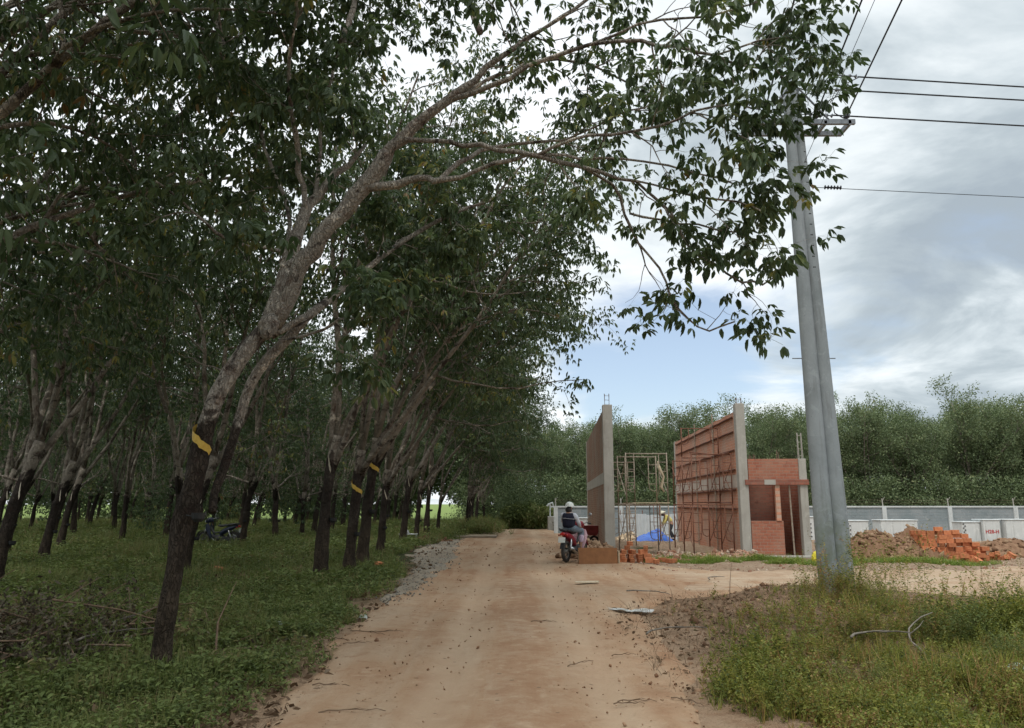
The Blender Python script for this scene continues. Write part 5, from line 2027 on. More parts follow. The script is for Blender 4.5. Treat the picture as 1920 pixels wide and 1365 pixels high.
M_BRICK = plain('orange_clay', (.58, .235, .11), (.47, .165, .08), .85, 14, spec=.2, b_=.3, rnd=.22)
brick_me = hollow_brick()
brick_me.materials.append(M_BRICK)


def put_brick(x, y, z, rz, rx, lab, grp, s=1.0):
    o = link('clay_brick', brick_me)
    o.location = (x, y, z)
    o.rotation_euler = (rx, 0, rz)
    if s != 1.0:
        o.scale = (s, s, s)
    return tag(o, lab, 'brick', grp)


brr = random.Random(12)
# the big pile: neat courses at its left end, tumbled at the right
bx0, by0 = 11.05, 20.7
lay, nb = .107, 0
for k in range(9):
    z = k * lay
    right = 2.05 - .15 * k - (k > 6) * .35
    left = .0 if k < 7 else .42
    nxx = int((right - left) / .215)
    for i in range(nxx):
        x = left + .1 + i * .215
        if k == 8 and not (.5 < x < 1.0):
            continue
        tum = max(0, x - .7) * .10
        for d in range(3):
            top = (k + 1) * lay > (2.05 - x) * .7
            if d >= 1 and not top and x > .3:
                continue
            y = by0 + d * .21 + .02 * k + brr.gauss(0, .012 + tum * .5)
            if brr.random() < .05 + tum * .8:
                rz = brr.uniform(0, 3.1)
                rx = brr.gauss(0, .25)
            else:
                rz = (0 if brr.random() < .12 else PI / 2) + brr.gauss(0, .05 + tum)
                rx = 0
            put_brick(bx0 + x + brr.gauss(0, .01 + tum * .3), y - (.10 if x > .4 else 0) * brr.random() * 1.5, h1(bx0 + x, y) + z + .0, rz, rx,
                      'orange clay brick in the big pile to the right of the dirt mound', 'bricks of the big orange pile')
            nb += 1
for i in range(26):
    x, y = bx0 + brr.uniform(.5, 2.3), by0 - brr.uniform(.12, .5)
    put_brick(x, y, h1(x, y) + brr.choice((0, 0, .1)), brr.uniform(0, 3.1), brr.choice((0, 0, .5)), 'orange clay brick fallen loose in front of the big pile', 'loose bricks before the big pile')
print('bricks', nb)
# the small stack by the scaffold
for k, row in enumerate(([0, .23, .46, .69], [0, .22, .45, .66], [.06, .3, .55], [.12, .62], [.2])):
    for x in row:
        for d in (0, 1) if k < 3 else (0,):
            put_brick(2.86 + x + brr.gauss(0, .012), 19.95 + d * .22 + brr.gauss(0, .015), h1(3.2, 20) + k * .107, (0 if (int(x * 9) + k) % 3 else PI / 2) + brr.gauss(0, .12), 0,
                      'orange hollow brick in the small stack behind the brown box', 'bricks of the small stack')
for x, y, rz in ((3.62, 19.35, .2), (3.52, 19.6, 1.2), (3.98, 19.5, .5), (4.12, 19.65, 2.2), (3.85, 19.75, 1.0)):
    put_brick(x, y, h1(x, y) + .01, rz, 0, 'orange brick lying loose right of the small stack', 'loose bricks beside the small stack', 1.15 if x < 3.6 else .95)


def G(px, py, z=0.0):
    a, b, c = ray(px, py)
    t = (z - CAMH) / c
    return a * t, b * t


x, y = G(710, 1066)
put_brick(x, y, h1(x, y) + .03, .6, 0, 'single orange brick on the grass edge right of the stout banded trunk', None, 1.2)
x, y = G(410, 1072)
put_brick(x, y, h1(x, y) + .05, 1.2, .2, 'single brick lying in the grass behind the leaning tree', None, 1.1)

# the brown formwork box by the motorcycle
t = thing('formwork_box', 'brown panelled timber box lying at the road edge in front of the brown wall', 'box', (2.18, 19.65, h1(2.18, 19.65)), -.02)
b = B(); b.box((0, -.17, .20), (.98, .02, .40), (-.10, 0, 0)); b.build('front_panel', M_PLY, t, bevel=.003)
b = B(); b.box((0, .20, .19), (.96, .02, .38), (.06, 0, 0)); b.build('back_panel', M_PLY, t, bevel=.003)
b = B(); b.box((.515, .02, .17), (.035, .34, .30), (0, 0, .12)); b.build('end_board', M_PALEW, t, bevel=.003)
b = B(); b.box((-.47, .02, .17), (.02, .34, .30)); b.build('end_board', M_PALEW, t, bevel=.003)
b = B(); b.box((0, .02, .03), (.93, .34, .02)); b.build('base_board', M_PLY, t)


def crumple(name, label, x, y, r, m, cat='litter', sy=1.0, sz=.8, seed=1, z=None):
    b = B()
    b.ball((0, 0, 0), (r, r * sy, r * sz), 18, 12)
    b.v = [tuple(np.array(v) * (.62 + .9 * float(fbm(v[0] / r * 1.7 + v[2] / r + seed, v[1] / r * 1.7 - v[2] / r * .8, 3, seed)))) for v in b.v]
    o = b.build(name, m, None, False)
    o.location = (x, y, (h1(x, y) if z is None else z) + r * sz * .55)
    return tag(o, label, cat)


M_BAG = plain('white_plastic', (.56, .60, .56), (.40, .44, .40), .4, 9)
for i, (px, py, r, lab) in enumerate(((475, 1160, .075, 'crumpled white plastic bag in the grass behind the leaning tree, left one'), (518, 1190, .09, 'crumpled white plastic bag in the grass nearer the road'),
                                      (680, 1165, .05, 'small white scrap at the grass edge left of the road'), (1916, 1297, .10, 'pale bottle-like litter in the weeds at the right edge'))):
    x, y = G(px, py)
    crumple('plastic_bag', lab, x, y, r, M_BAG, seed=i + 2)
x, y = G(1183, 1143)
b = B()
gx, gy = np.meshgrid(np.linspace(-.27, .27, 26), np.linspace(-.22, .22, 18))
o = link('plastic_sheet', grid_mesh('plastic_sheet', gx + .08 * np.sin(gy * 20), gy * (1 - .9 * gx ** 2), H(gx + x, gy + y) - h1(x, y) + .035 + .06 * (fbm(gx * 7, gy * 11, 3, 4) - .3), plain('wet_white_sheet', (.46, .47, .45), (.25, .24, .21), .3, 12), False))
o.location = (x, y, h1(x, y))
tag(o, 'torn white plastic sheet lying in the muddy hollow', 'litter')
x, y = G(1100, 1097)
b = B(); b.add([(-.22, -.06, 0), (-.05, -.13, 0), (.20, -.09, 0), (.24, .03, 0), (.05, .13, 0), (-.20, .10, 0), (-.22, -.06, .012), (-.05, -.13, .012), (.20, -.09, .02), (.24, .03, .03), (.05, .13, .02), (-.20, .10, .015)],
               [(5, 4, 3, 2, 1, 0), (6, 7, 8, 9, 10, 11)] + [(i, (i + 1) % 6, 6 + (i + 1) % 6, 6 + i) for i in range(6)])
o = b.build('broken_board', M_PALEW); o.location = (x, y, h1(x, y) + .03)
tag(o, 'pale broken piece of board lying flat on the dirt road', 'board')

# blue tarpaulin over a pile
M_TARP = plain('blue_tarpaulin', (.045, .14, .50), (.03, .09, .36), .45, 5)
t = thing('tarpaulin', 'bright blue tarpaulin bunched over a pile behind the scaffolding', 'tarpaulin', (6.55, 35.6, h1(6.55, 35.6)))
gx, gy = np.meshgrid(np.linspace(-.95, .85, 60), np.linspace(-.6, .6, 40))
q = np.clip(1 - (gx / .9) ** 2, 0, 1) ** .7 * np.clip(1 - (gy / .6) ** 2, 0, 1) ** .6
z = q * (.34 + .20 * np.exp(-((gx - .3) / .35) ** 2)) * (.6 + .8 * fbm(gx * 4, gy * 4, 3, 6)) + .02
link('sheet', grid_mesh('sheet', gx, gy, z, M_TARP, False), t)
b = B(); b.box((.0, .1, .10), (1.1, .5, .2)); b.build('pile', M_PALEW, t)

# low white table under the trees, grey slab by the road
x, y = -4.25, 31.3
t = thing('low_table', 'low white table with a grey sack on it at the plantation edge', 'table', (x, y, h1(x, y)))
b = B(); b.box((0, 0, .26), (.75, .4, .03)); b.build('table_top', M_WHITE, t)
for sx in (-.33, .33):
    for sy in (-.15, .15):
        b = B(); b.box((sx, sy, .12), (.045, .045, .245)); b.build('leg', M_WHITE, t)
crumple('sack', 'grey sack lying on the low white table', x - .12, y, .17, plain('grey_sack', (.34, .34, .33), None, .8, 6), 'sack', .8, .55, 5, z=h1(x, y) + .275)
t = thing('concrete_slab', 'flat grey slab with pale edge boards beside the far end of the road', 'slab', (-1.95, 35.3, h1(-1.95, 35.3)))
b = B(); b.box((-.1, 0, .03), (2.7, 2.2, .10)); b.build('slab', M_GRAVEL, t)
b = B(); b.box((-.1, 1.13, .075), (2.8, .06, .17)); b.box((.2, .55, .095), (2.2, .08, .03), (0, 0, -.05)); b.build('edge_board', M_PALEW, t)

# yellow bag by the room
crumple('yellow_bag', 'small bright yellow bag between the little room and the poles', 7.80, 19.8, .09, plain('yellow_plastic', (.75, .62, .04), (.6, .5, .03), .45), 'bag', .7, 1.9, 7)
# stacked small blocks by the room's corner
for i, (dx, dz) in enumerate(((0, 0), (.02, .14), (.12, .0), (.01, .28))):
    b = B(); b.box((0, 0, .06), (.16, .12, .12)); o = b.build('concrete_block', M_WHITE, bevel=.008)
    o.location = (9.22 + dx * 2, 23.2, h1(9.6, 23.2) + dz)
    o.rotation_euler = (0, 0, .2 * i)
    tag(o, 'small pale block stacked by the corner of the little room, seen beside the poles', 'block', 'blocks by the little room')

# ------------------------------------------------------------------ sticks, brush and clods
def stick(x, y, L, rz, label, group, m=M_STICK, r=.0055, fork=True, z=None, bow=.08):
    b = B()
    n = 7
    pts = [(L * (k / n - .5), bow * math.sin(k / n * PI) * L + rgG.normal(0, .008), r + .01 * math.sin(k * 1.3) ** 2) for k in range(n + 1)]
    b.tube(pts, [r * (1 - .6 * k / n) for k in range(n + 1)], 5)
    if fork:
        p = pts[3]
        b.tube([p, (p[0] + L * .18, p[1] - L * .10, p[2] + .02), (p[0] + L * .34, p[1] - L * .13, p[2] + .01)], [r * .6, r * .4, r * .2], 4)
    o = b.build('fallen_twig', m, None, True)
    o.location = (x, y, (h1(x, y) + .012) if z is None else z)
    o.rotation_euler = (0, 0, rz)
    return tag(o, label, 'twig', group)


road_st = [(690, 1192, .55, -.15), (725, 1190, .42, .1), (670, 1212, .35, .12), (640, 1205, .28, 0), (1090, 1252, .42, .08), (1195, 1325, .38, -.25), (1180, 1330, .30, -.1), 
           (660, 1340, .62, .05), (620, 1290, .4, -.2), (1020, 1170, .36, -.02), (1170, 1235, .3, .3), (1290, 1325, .4, -.5), (790, 1075, .45, -.3)]
for px, py, L, rz in road_st:
    x, y = G(px, py)
    lf = px < 960
    stick(x, y, L * (.55 + y / 26), rz + rgG.normal(0, .35), 'thin brown twig lying on the dirt road near its left edge' if lf else 'thin brown twig lying on the dirt road near its right edge',
          'twigs on the left of the road' if lf else 'twigs on the right of the road')
for px, py, L, rz, lab in ((1270, 1195, .9, .5, 'curled pale root lying on the churned soil'), (1215, 1120, .8, -.7, 'long dead frond at the edge of the muddy hollow'),
                           (1345, 1090, .7, .9, 'brown stalk leaning on the low spoil'), (1750, 1235, .9, 1.0, 'bent pale branch in the weeds at the lower right'),
                           (1660, 1260, .7, .3, 'short pale branch in the weeds left of the bent one'), (190, 1228, 1.3, .35, 'pale bare branch sticking out of the brush pile'),
                           (230, 1240, .9, .9, 'shorter pale branch crossing in front of the brush pile')):
    x, y = G(px, py)
    o = stick(x, y, L, rz, lab, None, M_GREY_STICK, .013, True, h1(x, y) + (.22 if px > 1600 or px < 300 else .05), .22)
    if px in (1750, 190):
        o.rotation_euler = (0, -.35, rz)
# lone upright stalk
x, y = G(1368, 1125)
b = B(); b.tube([(0, 0, -.05), (.02, 0, .25), (.06, 0, .55)], [.007, .005, .002], 5)
o = b.build('dry_stalk', M_STICK); o.location = (x, y, h1(x, y)); tag(o, 'single dry stalk standing up from the spoil beside the road', 'stalk')

# brush pile on the left
t = thing('brush_pile', 'heap of dead brown branches and withered leaves at the left edge', 'brush pile', (-4.75, 8.0, h1(-4.75, 8.0)))
bb = B()
for i in range(170):
    a = rgG.uniform(0, PI)
    c = np.array((rgG.normal(-.3, .75), rgG.normal(0, .55), abs(rgG.normal(.12, .14))))
    L = rgG.uniform(.5, 1.5)
    d = norm(np.array((math.cos(a), math.sin(a) * .7, rgG.normal(.15, .28))))
    bb.tube([c - d * L / 2, c + rgG.normal(0, .04, 3), c + d * L / 2], [.012, .009, .004], 4, cap=False)
bb.v = [(x, y, max(z, -.02)) for x, y, z in bb.v]
o = bb.build('branches', M_STICK, t, True); o['kind'] = 'stuff'
P_ = np.stack([rgG.normal(-.3, .95, 2600), rgG.normal(0, .7, 2600), np.abs(rgG.normal(.12, .22, 2600))], -1)
P_[:, 2] *= np.exp(-((P_[:, 0] + .3) / 1.6) ** 2)
M_BRUSH = m_leaf('withered_leaf', [(0, (.035, .026, .018)), (.4, (.075, .055, .038)), (.75, (.12, .10, .070)), (1, (.18, .17, .11))], .1, .8, .15)
V, Q, rn = scatter([lowwhorl(rgG, 6, .05, .011, .05), lowwhorl(rgG, 5, .042, .010, .06)], P_, rgG, 1.0, .5)
o = link('withered_leaves', np_mesh('withered_leaves', V, Q, M_BRUSH, rn), t); o['kind'] = 'stuff'

P_ = np.stack([np.minimum(-3.2, rgG.normal(-5.0, 1.0, 900)), rgG.normal(8.0, .8, 900)], -1)
V, Q, rn = scatter(SPRIG + TUFT + MIDW[:2], np.stack([P_[:, 0], P_[:, 1], H(P_[:, 0], P_[:, 1]) + rgG.random(900) * .12], -1), rgG, 1.1)
o = link('brush_weeds', np_mesh('brush_weeds', V, Q, M_GRASS, rn)); tag(o, 'green weeds growing up through the dead brush at the left', 'weeds', kind='stuff')
# clods and pebbles on the road, stones in the gravel
n = 1300
v = rgG.random(n)
y = 3.9 * (30 / 3.9) ** rgG.random(n)
k = rgG.random(n)
side = np.where(k < .35, v ** 2 * .5, np.where(k < .8, 1 - v ** 2 * .4, v))
x = road_l(y) + .05 + (road_r(y) - road_l(y) - .1) * side
V, Q, rn = scatter(CH, np.stack([x, y, H(x, y) + .012], -1), rgG, .004 + .014 * rgG.random(n) ** 5 + .0006 * y, .5)
o = link('dirt_clods', np_mesh('dirt_clods', V, Q, M_CLOD, rn)); tag(o, 'small dark clods and pebbles strewn over the dirt road', 'clods', kind='stuff')
n = 1100
y = 11.8 + 21 * rgG.random(n)
x = GL(y) + (GR(y) - GL(y)) * rgG.random(n) + rgG.normal(0, .12, n)
V, Q, rn = scatter(CH, np.stack([x, y, H(x, y) + .03], -1), rgG, .012 + .026 * rgG.random(n) ** 4, .5)
o = link('gravel_stones', np_mesh('gravel_stones', V, Q, M_STONE, rn)); tag(o, 'loose grey stones along the left edge of the road', 'stones', kind='stuff')
n = 5000
x, y = rgG.uniform(1.4, 5.6, n), rgG.uniform(6.2, 14.2, n)
kk = (x > road_r(y) - .25) & (rgG.random(n) < np.exp(-((x - road_r(y) - .9) / 1.5) ** 2))
x, y = x[kk], y[kk]
V, Q, rn = scatter(CH, np.stack([x, y, H(x, y)], -1), rgG, .010 + .040 * rgG.random(len(x)) ** 6, .5)
o = link('soil_lumps', np_mesh('soil_lumps', V, Q, M_SOIL, rn)); tag(o, 'lumps of churned soil between the road and the poles', 'soil lumps', kind='stuff')
n = 1500
x, y = rgG.uniform(2.6, 13, n), rgG.uniform(17.2, 21.5, n)
V, Q, rn = scatter(CH, np.stack([x, y, H(x, y)], -1), rgG, .015 + .045 * rgG.random(n) ** 5, .5)
o = link('site_rubble', np_mesh('site_rubble', V, Q, M_RUB, rn)); tag(o, 'stones and brick crumbs strewn over the building site', 'rubble', kind='stuff')
# ------------------------------------------------------------------ motorcycles
M_TYRE = plain('tyre_rubber', (.028, .026, .025), (.05, .042, .034), .85, 20)
M_RIM = plain('wheel_alloy', (.34, .33, .31), (.22, .20, .18), .45, 20, .7)
M_DARKM = plain('dark_engine_metal', (.07, .07, .07), (.04, .038, .035), .55, 20, .4)
M_SEAT = plain('black_vinyl', (.025, .025, .028), (.018, .018, .02), .5)
M_CHROME = plain('dull_chrome', (.50, .50, .50), (.35, .34, .33), .3, 10, .9)
M_PLATE = plain('number_plate', (.62, .64, .60), (.55, .57, .53), .5, 6)
M_TAIL = plain('tail_light', (.45, .02, .015), (.30, .012, .01), .3, 6)
M_RED = plain('red_fairing', (.25, .014, .030), (.19, .010, .022), .32, 5)
M_PINK = plain('pink_white_panel', (.58, .40, .42), (.45, .20, .24), .45, 16)
M_DBLUE = plain('dark_blue_fairing', (.020, .028, .055), (.014, .018, .036), .3, 5)


def loft(b, rings, mi=0):
    """skin between rings of equal point counts"""
    n = len(rings[0])
    vs = [p for r in rings for p in r]
    fs = []
    for i in range(len(rings) - 1):
        for k in range(n):
            fs.append((i * n + k, i * n + (k + 1) % n, (i + 1) * n + (k + 1) % n, (i + 1) * n + k))
    fs += [tuple(range(n - 1, -1, -1)), tuple(range((len(rings) - 1) * n, len(rings) * n))]
    b.add(vs, fs, mi)


def oval(x, zc, hw, hh, n=12, pw=.8):
    return [(x, hw * (abs(math.cos(a)) ** pw) * (1 if math.cos(a) > 0 else -1), zc + hh * (abs(math.sin(a)) ** pw) * (1 if math.sin(a) > 0 else -1)) for a in [2 * PI * k / n for k in range(n)]]


def motorcycle(label, loc, rz, paint, side, tilt=0.0, dusty=True):
    t = thing('motorcycle', label, 'motorcycle', loc, rz)
    t.rotation_euler = (tilt, 0, rz)
    for nm, cx, r, w in (('rear_wheel', 0, .228, .046), ('front_wheel', 1.22, .232, .038)):
        cz = r + w
        b = B(); b.ring((cx, 0, cz), (0, 1, 0), r, w, 36, 10); wh = b.build(nm, M_TYRE, t, True)
        b = B(); b.ring((cx, 0, cz), (0, 1, 0), r - .045, .014, 32, 6); b.build('rim', M_RIM, wh, True)
        b = B(); b.tube([(cx, -.055, cz), (cx, .055, cz)], .055 if cx == 0 else .042, 14); b.build('hub', M_RIM, wh)
        b = B()
        for k in range(18):
            a = 2 * PI * k / 18
            s_ = .03 if k % 2 else -.03
            b.tube([(cx + .05 * math.cos(a), s_, cz + .05 * math.sin(a)), (cx + (r - .045) * math.cos(a + .25), 0, cz + (r - .045) * math.sin(a + .25))], .0025, 3, cap=False)
        sp_ = b.build('spokes', M_RIM, wh)
    # swing arm, shocks, chain case
    b = B(); b.tube([(0, -.085, .275), (.25, -.08, .30), (.42, -.06, .34)], .020, 6); b.tube([(0, .085, .275), (.25, .08, .30), (.42, .06, .34)], .020, 6); b.tube([(.42, -.09, .34), (.42, .09, .34)], .03, 8)
    b.build('swing_arm', M_DARKM, t, True)
    for s_ in (-1, 1):
        b = B(); b.tube([(.02, .10 * s_, .30), (.06, .10 * s_, .38), (.10, .10 * s_, .50), (.13, .10 * s_, .60)], [.014, .030, .030, .016], 8); b.build('shock_absorber', M_CHROME, t, True)
    b = B(); b.prism([(-.01, 0)] * 0 or [(.07, .22), (.10, .22), (.10, .36), (.07, .36)], -.06, .48); b.build('chain_case', M_DARKM, t, bevel=.02)
    # engine and frame
    b = B()
    loft(b, [oval(.44, .30, .10, .09), oval(.52, .30, .13, .12), oval(.66, .31, .12, .11), oval(.74, .33, .09, .08)])
    b.tube([(.70, 0, .33), (.90, 0, .37)], [.075, .06], 10)
    b.tube([(.56, -.12, .30), (.56, -.165, .30)], .085, 14)
    b.build('engine', M_DARKM, t, True)
    b = B(); b.tube([(.40, 0, .60), (.55, 0, .50), (.80, 0, .48), (.98, 0, .74)], .032, 8); b.tube([(.42, 0, .34), (.42, 0, .60), (.10, 0, .68)], .022, 6); b.build('frame', M_DARKM, t, True)
    # exhaust on the right hand side
    b = B(); b.tube([(.92, -.04, .30), (.86, -.08, .20), (.62, -.13, .19), (.46, -.15, .22)], .018, 8)
    b.tube([(.46, -.155, .22), (.40, -.16, .235), (.05, -.17, .33), (-.10, -.17, .37)], [.02, .045, .052, .040], 12)
    b.build('exhaust', M_CHROME, t, True)
    b = B(); b.tube([(.36, -.216, .255), (.12, -.222, .325)], [.028, .028], 6); b.build('heat_shield', M_DARKM, t, True)
    # tail, side fairing, seat
    b = B()
    loft(b, [oval(-.22, .735, .045, .035), oval(-.12, .72, .085, .06), oval(.06, .665, .115, .085), oval(.24, .60, .125, .10), oval(.40, .52, .12, .11), oval(.50, .44, .10, .08)])
    b.build('rear_fairing', paint, t, True)
    b = B()
    loft(b, [oval(-.22, .80, .09, .018), oval(-.08, .80, .12, .030), oval(.12, .785, .13, .034), (oval(.20, .755, .13, .04)), oval(.42, .735, .115, .042), oval(.60, .745, .07, .03)])
    b.build('seat', M_SEAT, t, True)
    b = B(); b.tube([(-.05, -.12, .80), (-.20, -.10, .83), (-.27, 0, .84), (-.20, .10, .83), (-.05, .12, .80)], .011, 7); b.build('grab_rail', M_DARKM, t, True)
    b = B(); b.ball((-.245, 0, .72), (.03, .07, .04), 12, 8); b.build('tail_light', M_TAIL, t, True)
    for s_ in (-1, 1):
        b = B(); b.tube([(-.19, .06 * s_, .69), (-.22, .13 * s_, .69)], [.008, .026], 8); b.build('indicator', M_TAIL, t, True)
    b = B()
    pts = []
    n = 8
    for k in range(n + 1):
        a = 2.9 - 1.75 * k / n
        pts.append((.0 + .315 * math.cos(a), .274 + .315 * math.sin(a)))
    for (x0, z0), (x1, z1) in zip(pts, pts[1:]):
        b.add([(x0, -.055, z0), (x0, .055, z0), (x1, .055, z1), (x1, -.055, z1), (x0, -.055, z0 + .008), (x0, .055, z0 + .008), (x1, .055, z1 + .008), (x1, -.055, z1 + .008)],
              [(0, 1, 2, 3), (4, 7, 6, 5), (0, 3, 7, 4), (1, 5, 6, 2)])
    b.build('rear_mudguard', M_SEAT, t)
    b = B(); b.box((-.295, 0, .575), (.008, .19, .14), (0, .22, 0)); b.build('number_plate', M_PLATE, t, bevel=.002)
    # leg shield, front
    for s_ in (-1, 1):
        b = B()
        vs = [(.98, .045, .84), (1.0, .16, .80), (.99, .21, .66), (.90, .20, .48), (.82, .14, .30), (.84, .06, .34), (.93, .05, .55)]
        out_ = [(x + .015, y + .012, z) for x, y, z in vs]
        v2 = [(x, y * s_, z) for x, y, z in vs + out_]
        m_ = 7
        b.add(v2, [tuple(range(6, -1, -1)), tuple(range(7, 14))] + [(i, (i + 1) % m_, m_ + (i + 1) % m_, m_ + i) for i in range(m_)])
        b.build('leg_shield', side, t, bevel=.004)
    b = B(); loft(b, [oval(.84, .92, .05, .04), oval(.90, .95, .11, .08), oval(1.0, .93, .12, .10), oval(1.09, .90, .09, .075), oval(1.12, .89, .05, .05)]); b.build('headlight_cowl', paint, t, True)
    b = B(); b.ball((1.115, 0, .895), (.03, .07, .055), 12, 8); b.build('headlight', M_PLATE, t, True)
    b = B()
    for s_ in (-1, 1):
        b.tube([(1.22, .065 * s_, .27), (1.10, .065 * s_, .60), (1.06, .04 * s_, .72)], [.022, .024, .016], 8)
    b.tube([(1.06, -.06, .70), (1.06, .06, .70)], .02, 6); b.tube([(1.06, 0, .70), (.98, 0, .92)], .022, 8)
    b.build('fork', M_CHROME, t, True)
    b = B()
    for k in range(9):
        pass
    pts = [(1.22 + .30 * math.cos(a), .27 + .30 * math.sin(a)) for a in [.3 + 2.0 * k / 8 for k in range(9)]]
    for (x0, z0), (x1, z1) in zip(pts, pts[1:]):
        b.add([(x0, -.05, z0), (x0, .05, z0), (x1, .05, z1), (x1, -.05, z1), (x0, -.05, z0 + .012), (x0, .05, z0 + .012), (x1, .05, z1 + .012), (x1, -.05, z1 + .012)],
              [(0, 1, 2, 3), (4, 7, 6, 5), (0, 3, 7, 4), (1, 5, 6, 2)])
    b.build('front_mudguard', paint, t)
    b = B(); b.tube([(.86, -.36, .965), (.90, -.25, .985), (.96, -.10, .96), (.97, 0, .95), (.96, .10, .96), (.90, .25, .985), (.86, .36, .965)], .012, 8); hb = b.build('handlebar', M_CHROME, t, True)
    for s_ in (-1, 1):
        b = B(); b.tube([(.885, .27 * s_, .98), (.857, .375 * s_, .963)], .018, 8); b.build('grip', M_SEAT, hb, True)
        b = B(); b.tube([(.905, .22 * s_, .985), (.93, .27 * s_, 1.10), (.93, .32 * s_, 1.18)], .006, 6); b.ball((.925, .335 * s_, 1.205), (.012, .055, .038), 12, 8); b.build('mirror', M_CHROME, t, True)
    for s_ in (-1, 1):
        b = B(); b.tube([(.58, .09 * s_, .26), (.58, .22 * s_, .265)], .013, 7); b.build('footpeg', M_SEAT, t, True)
    b = B(); b.tube([(.44, .10, .26), (.38, .24, .02), (.35, .26, .01)], .011, 6); b.build('side_stand', M_DARKM, t, True)
    return t


RX, RY, RZ = 1.40, 19.85, R(64)
rz0 = h1(RX, RY) + .018
bike = motorcycle('red underbone motorcycle carrying the person in the white helmet', (RX, RY, rz0), RZ, M_RED, M_PINK)
x, y = G(436, 1024)
motorcycle('dark blue motorcycle parked among the trunks in the plantation', (x + .02, y, h1(x, y)), R(166), M_DBLUE, M_DBLUE, R(-5))
# a sliver of another machine beyond the rider
x, y = 2.55, 27.5
wb = thing('cement_cart', 'dark red handcart standing beyond the rider, against the brown wall', 'cart', (x + .12, y, h1(x, y)), .3)
b = B(); loft(b, [[(-.40, -.22, .42), (.30, -.26, .38), (.30, .26, .38), (-.40, .22, .42)], [(-.52, -.30, .74), (.44, -.34, .72), (.44, .34, .72), (-.52, .30, .74)]]); b.build('tray', plain('dark_red_paint', (.20, .03, .03), (.12, .02, .02), .6, 8), wb)
b = B(); b.ring((.30, 0, .19), (0, 1, 0), .15, .04, 24, 8); b.build('wheel', M_TYRE, wb, True)
b = B()
for s_ in (-1, 1):
    b.tube([(.30, .10 * s_, .19), (-.1, .20 * s_, .40), (-.95, .26 * s_, .62)], .018, 6); b.tube([(-.30, .20 * s_, .40), (-.36, .22 * s_, .02)], .016, 6)
b.build('frame', M_DARKM, wb, True)

# ------------------------------------------------------------------ people
M_SKIN = plain('skin', (.36, .20, .13), (.30, .16, .10), .55, 12)
M_HAIR = plain('black_hair', (.012, .010, .010), (.02, .016, .014), .5, 60)
M_NAVY = plain('navy_vest', (.012, .013, .030), (.008, .009, .02), .85, 14)
M_SLEEVE = plain('white_shirt', (.56, .58, .62), (.44, .46, .52), .8, 14)
M_JEANS = plain('blue_grey_jeans', (.20, .25, .30), (.13, .165, .20), .85, 22)
M_HELM = plain('white_helmet', (.74, .75, .70), (.66, .67, .62), .3, 8)
M_SHOE = plain('dark_shoe', (.03, .03, .035), (.02, .02, .022), .6)
M_SOCK = plain('patterned_pink_cloth', (.58, .48, .56), (.44, .30, .42), .8, 38)
M_PIPING = plain('grey_piping', (.42, .42, .44), None, .6)


def skin(name, V, E, Rr, m, parent, sub=2, root=0):
    """grow ONE smooth surface round a skeleton of joints"""
    me = bpy.data.meshes.new(name)
    me.from_pydata([tuple(v) for v in V], E, [])
    o = bpy.data.objects.new(name, me)
    COL.objects.link(o)
    md = o.modifiers.new('skin', 'SKIN')
    md.use_smooth_shade = True
    for i, r in enumerate(Rr):
        q = me.skin_vertices[0].data[i]
        q.radius = r if isinstance(r, tuple) else (r, r)
        q.use_root = (i == root)
    s = o.modifiers.new('sub', 'SUBSURF')
    s.levels = s.render_levels = sub
    dg = bpy.context.evaluated_depsgraph_get()
    me2 = bpy.data.meshes.new_from_object(o.evaluated_get(dg))
    bpy.data.objects.remove(o)
    me2.name = name
    me2.materials.clear()
    me2.materials.append(m)
    for p in me2.polygons:
        p.use_smooth = True
    return link(name, me2, parent)


def chain(V, E, Rr, start, pts, rad):
    prev = start
    for p, r in zip(pts, rad):
        V.append(p)
        Rr.append(r)
        i = len(V) - 1
        if prev is not None:
            E.append((prev, i))
        prev = i
    return prev


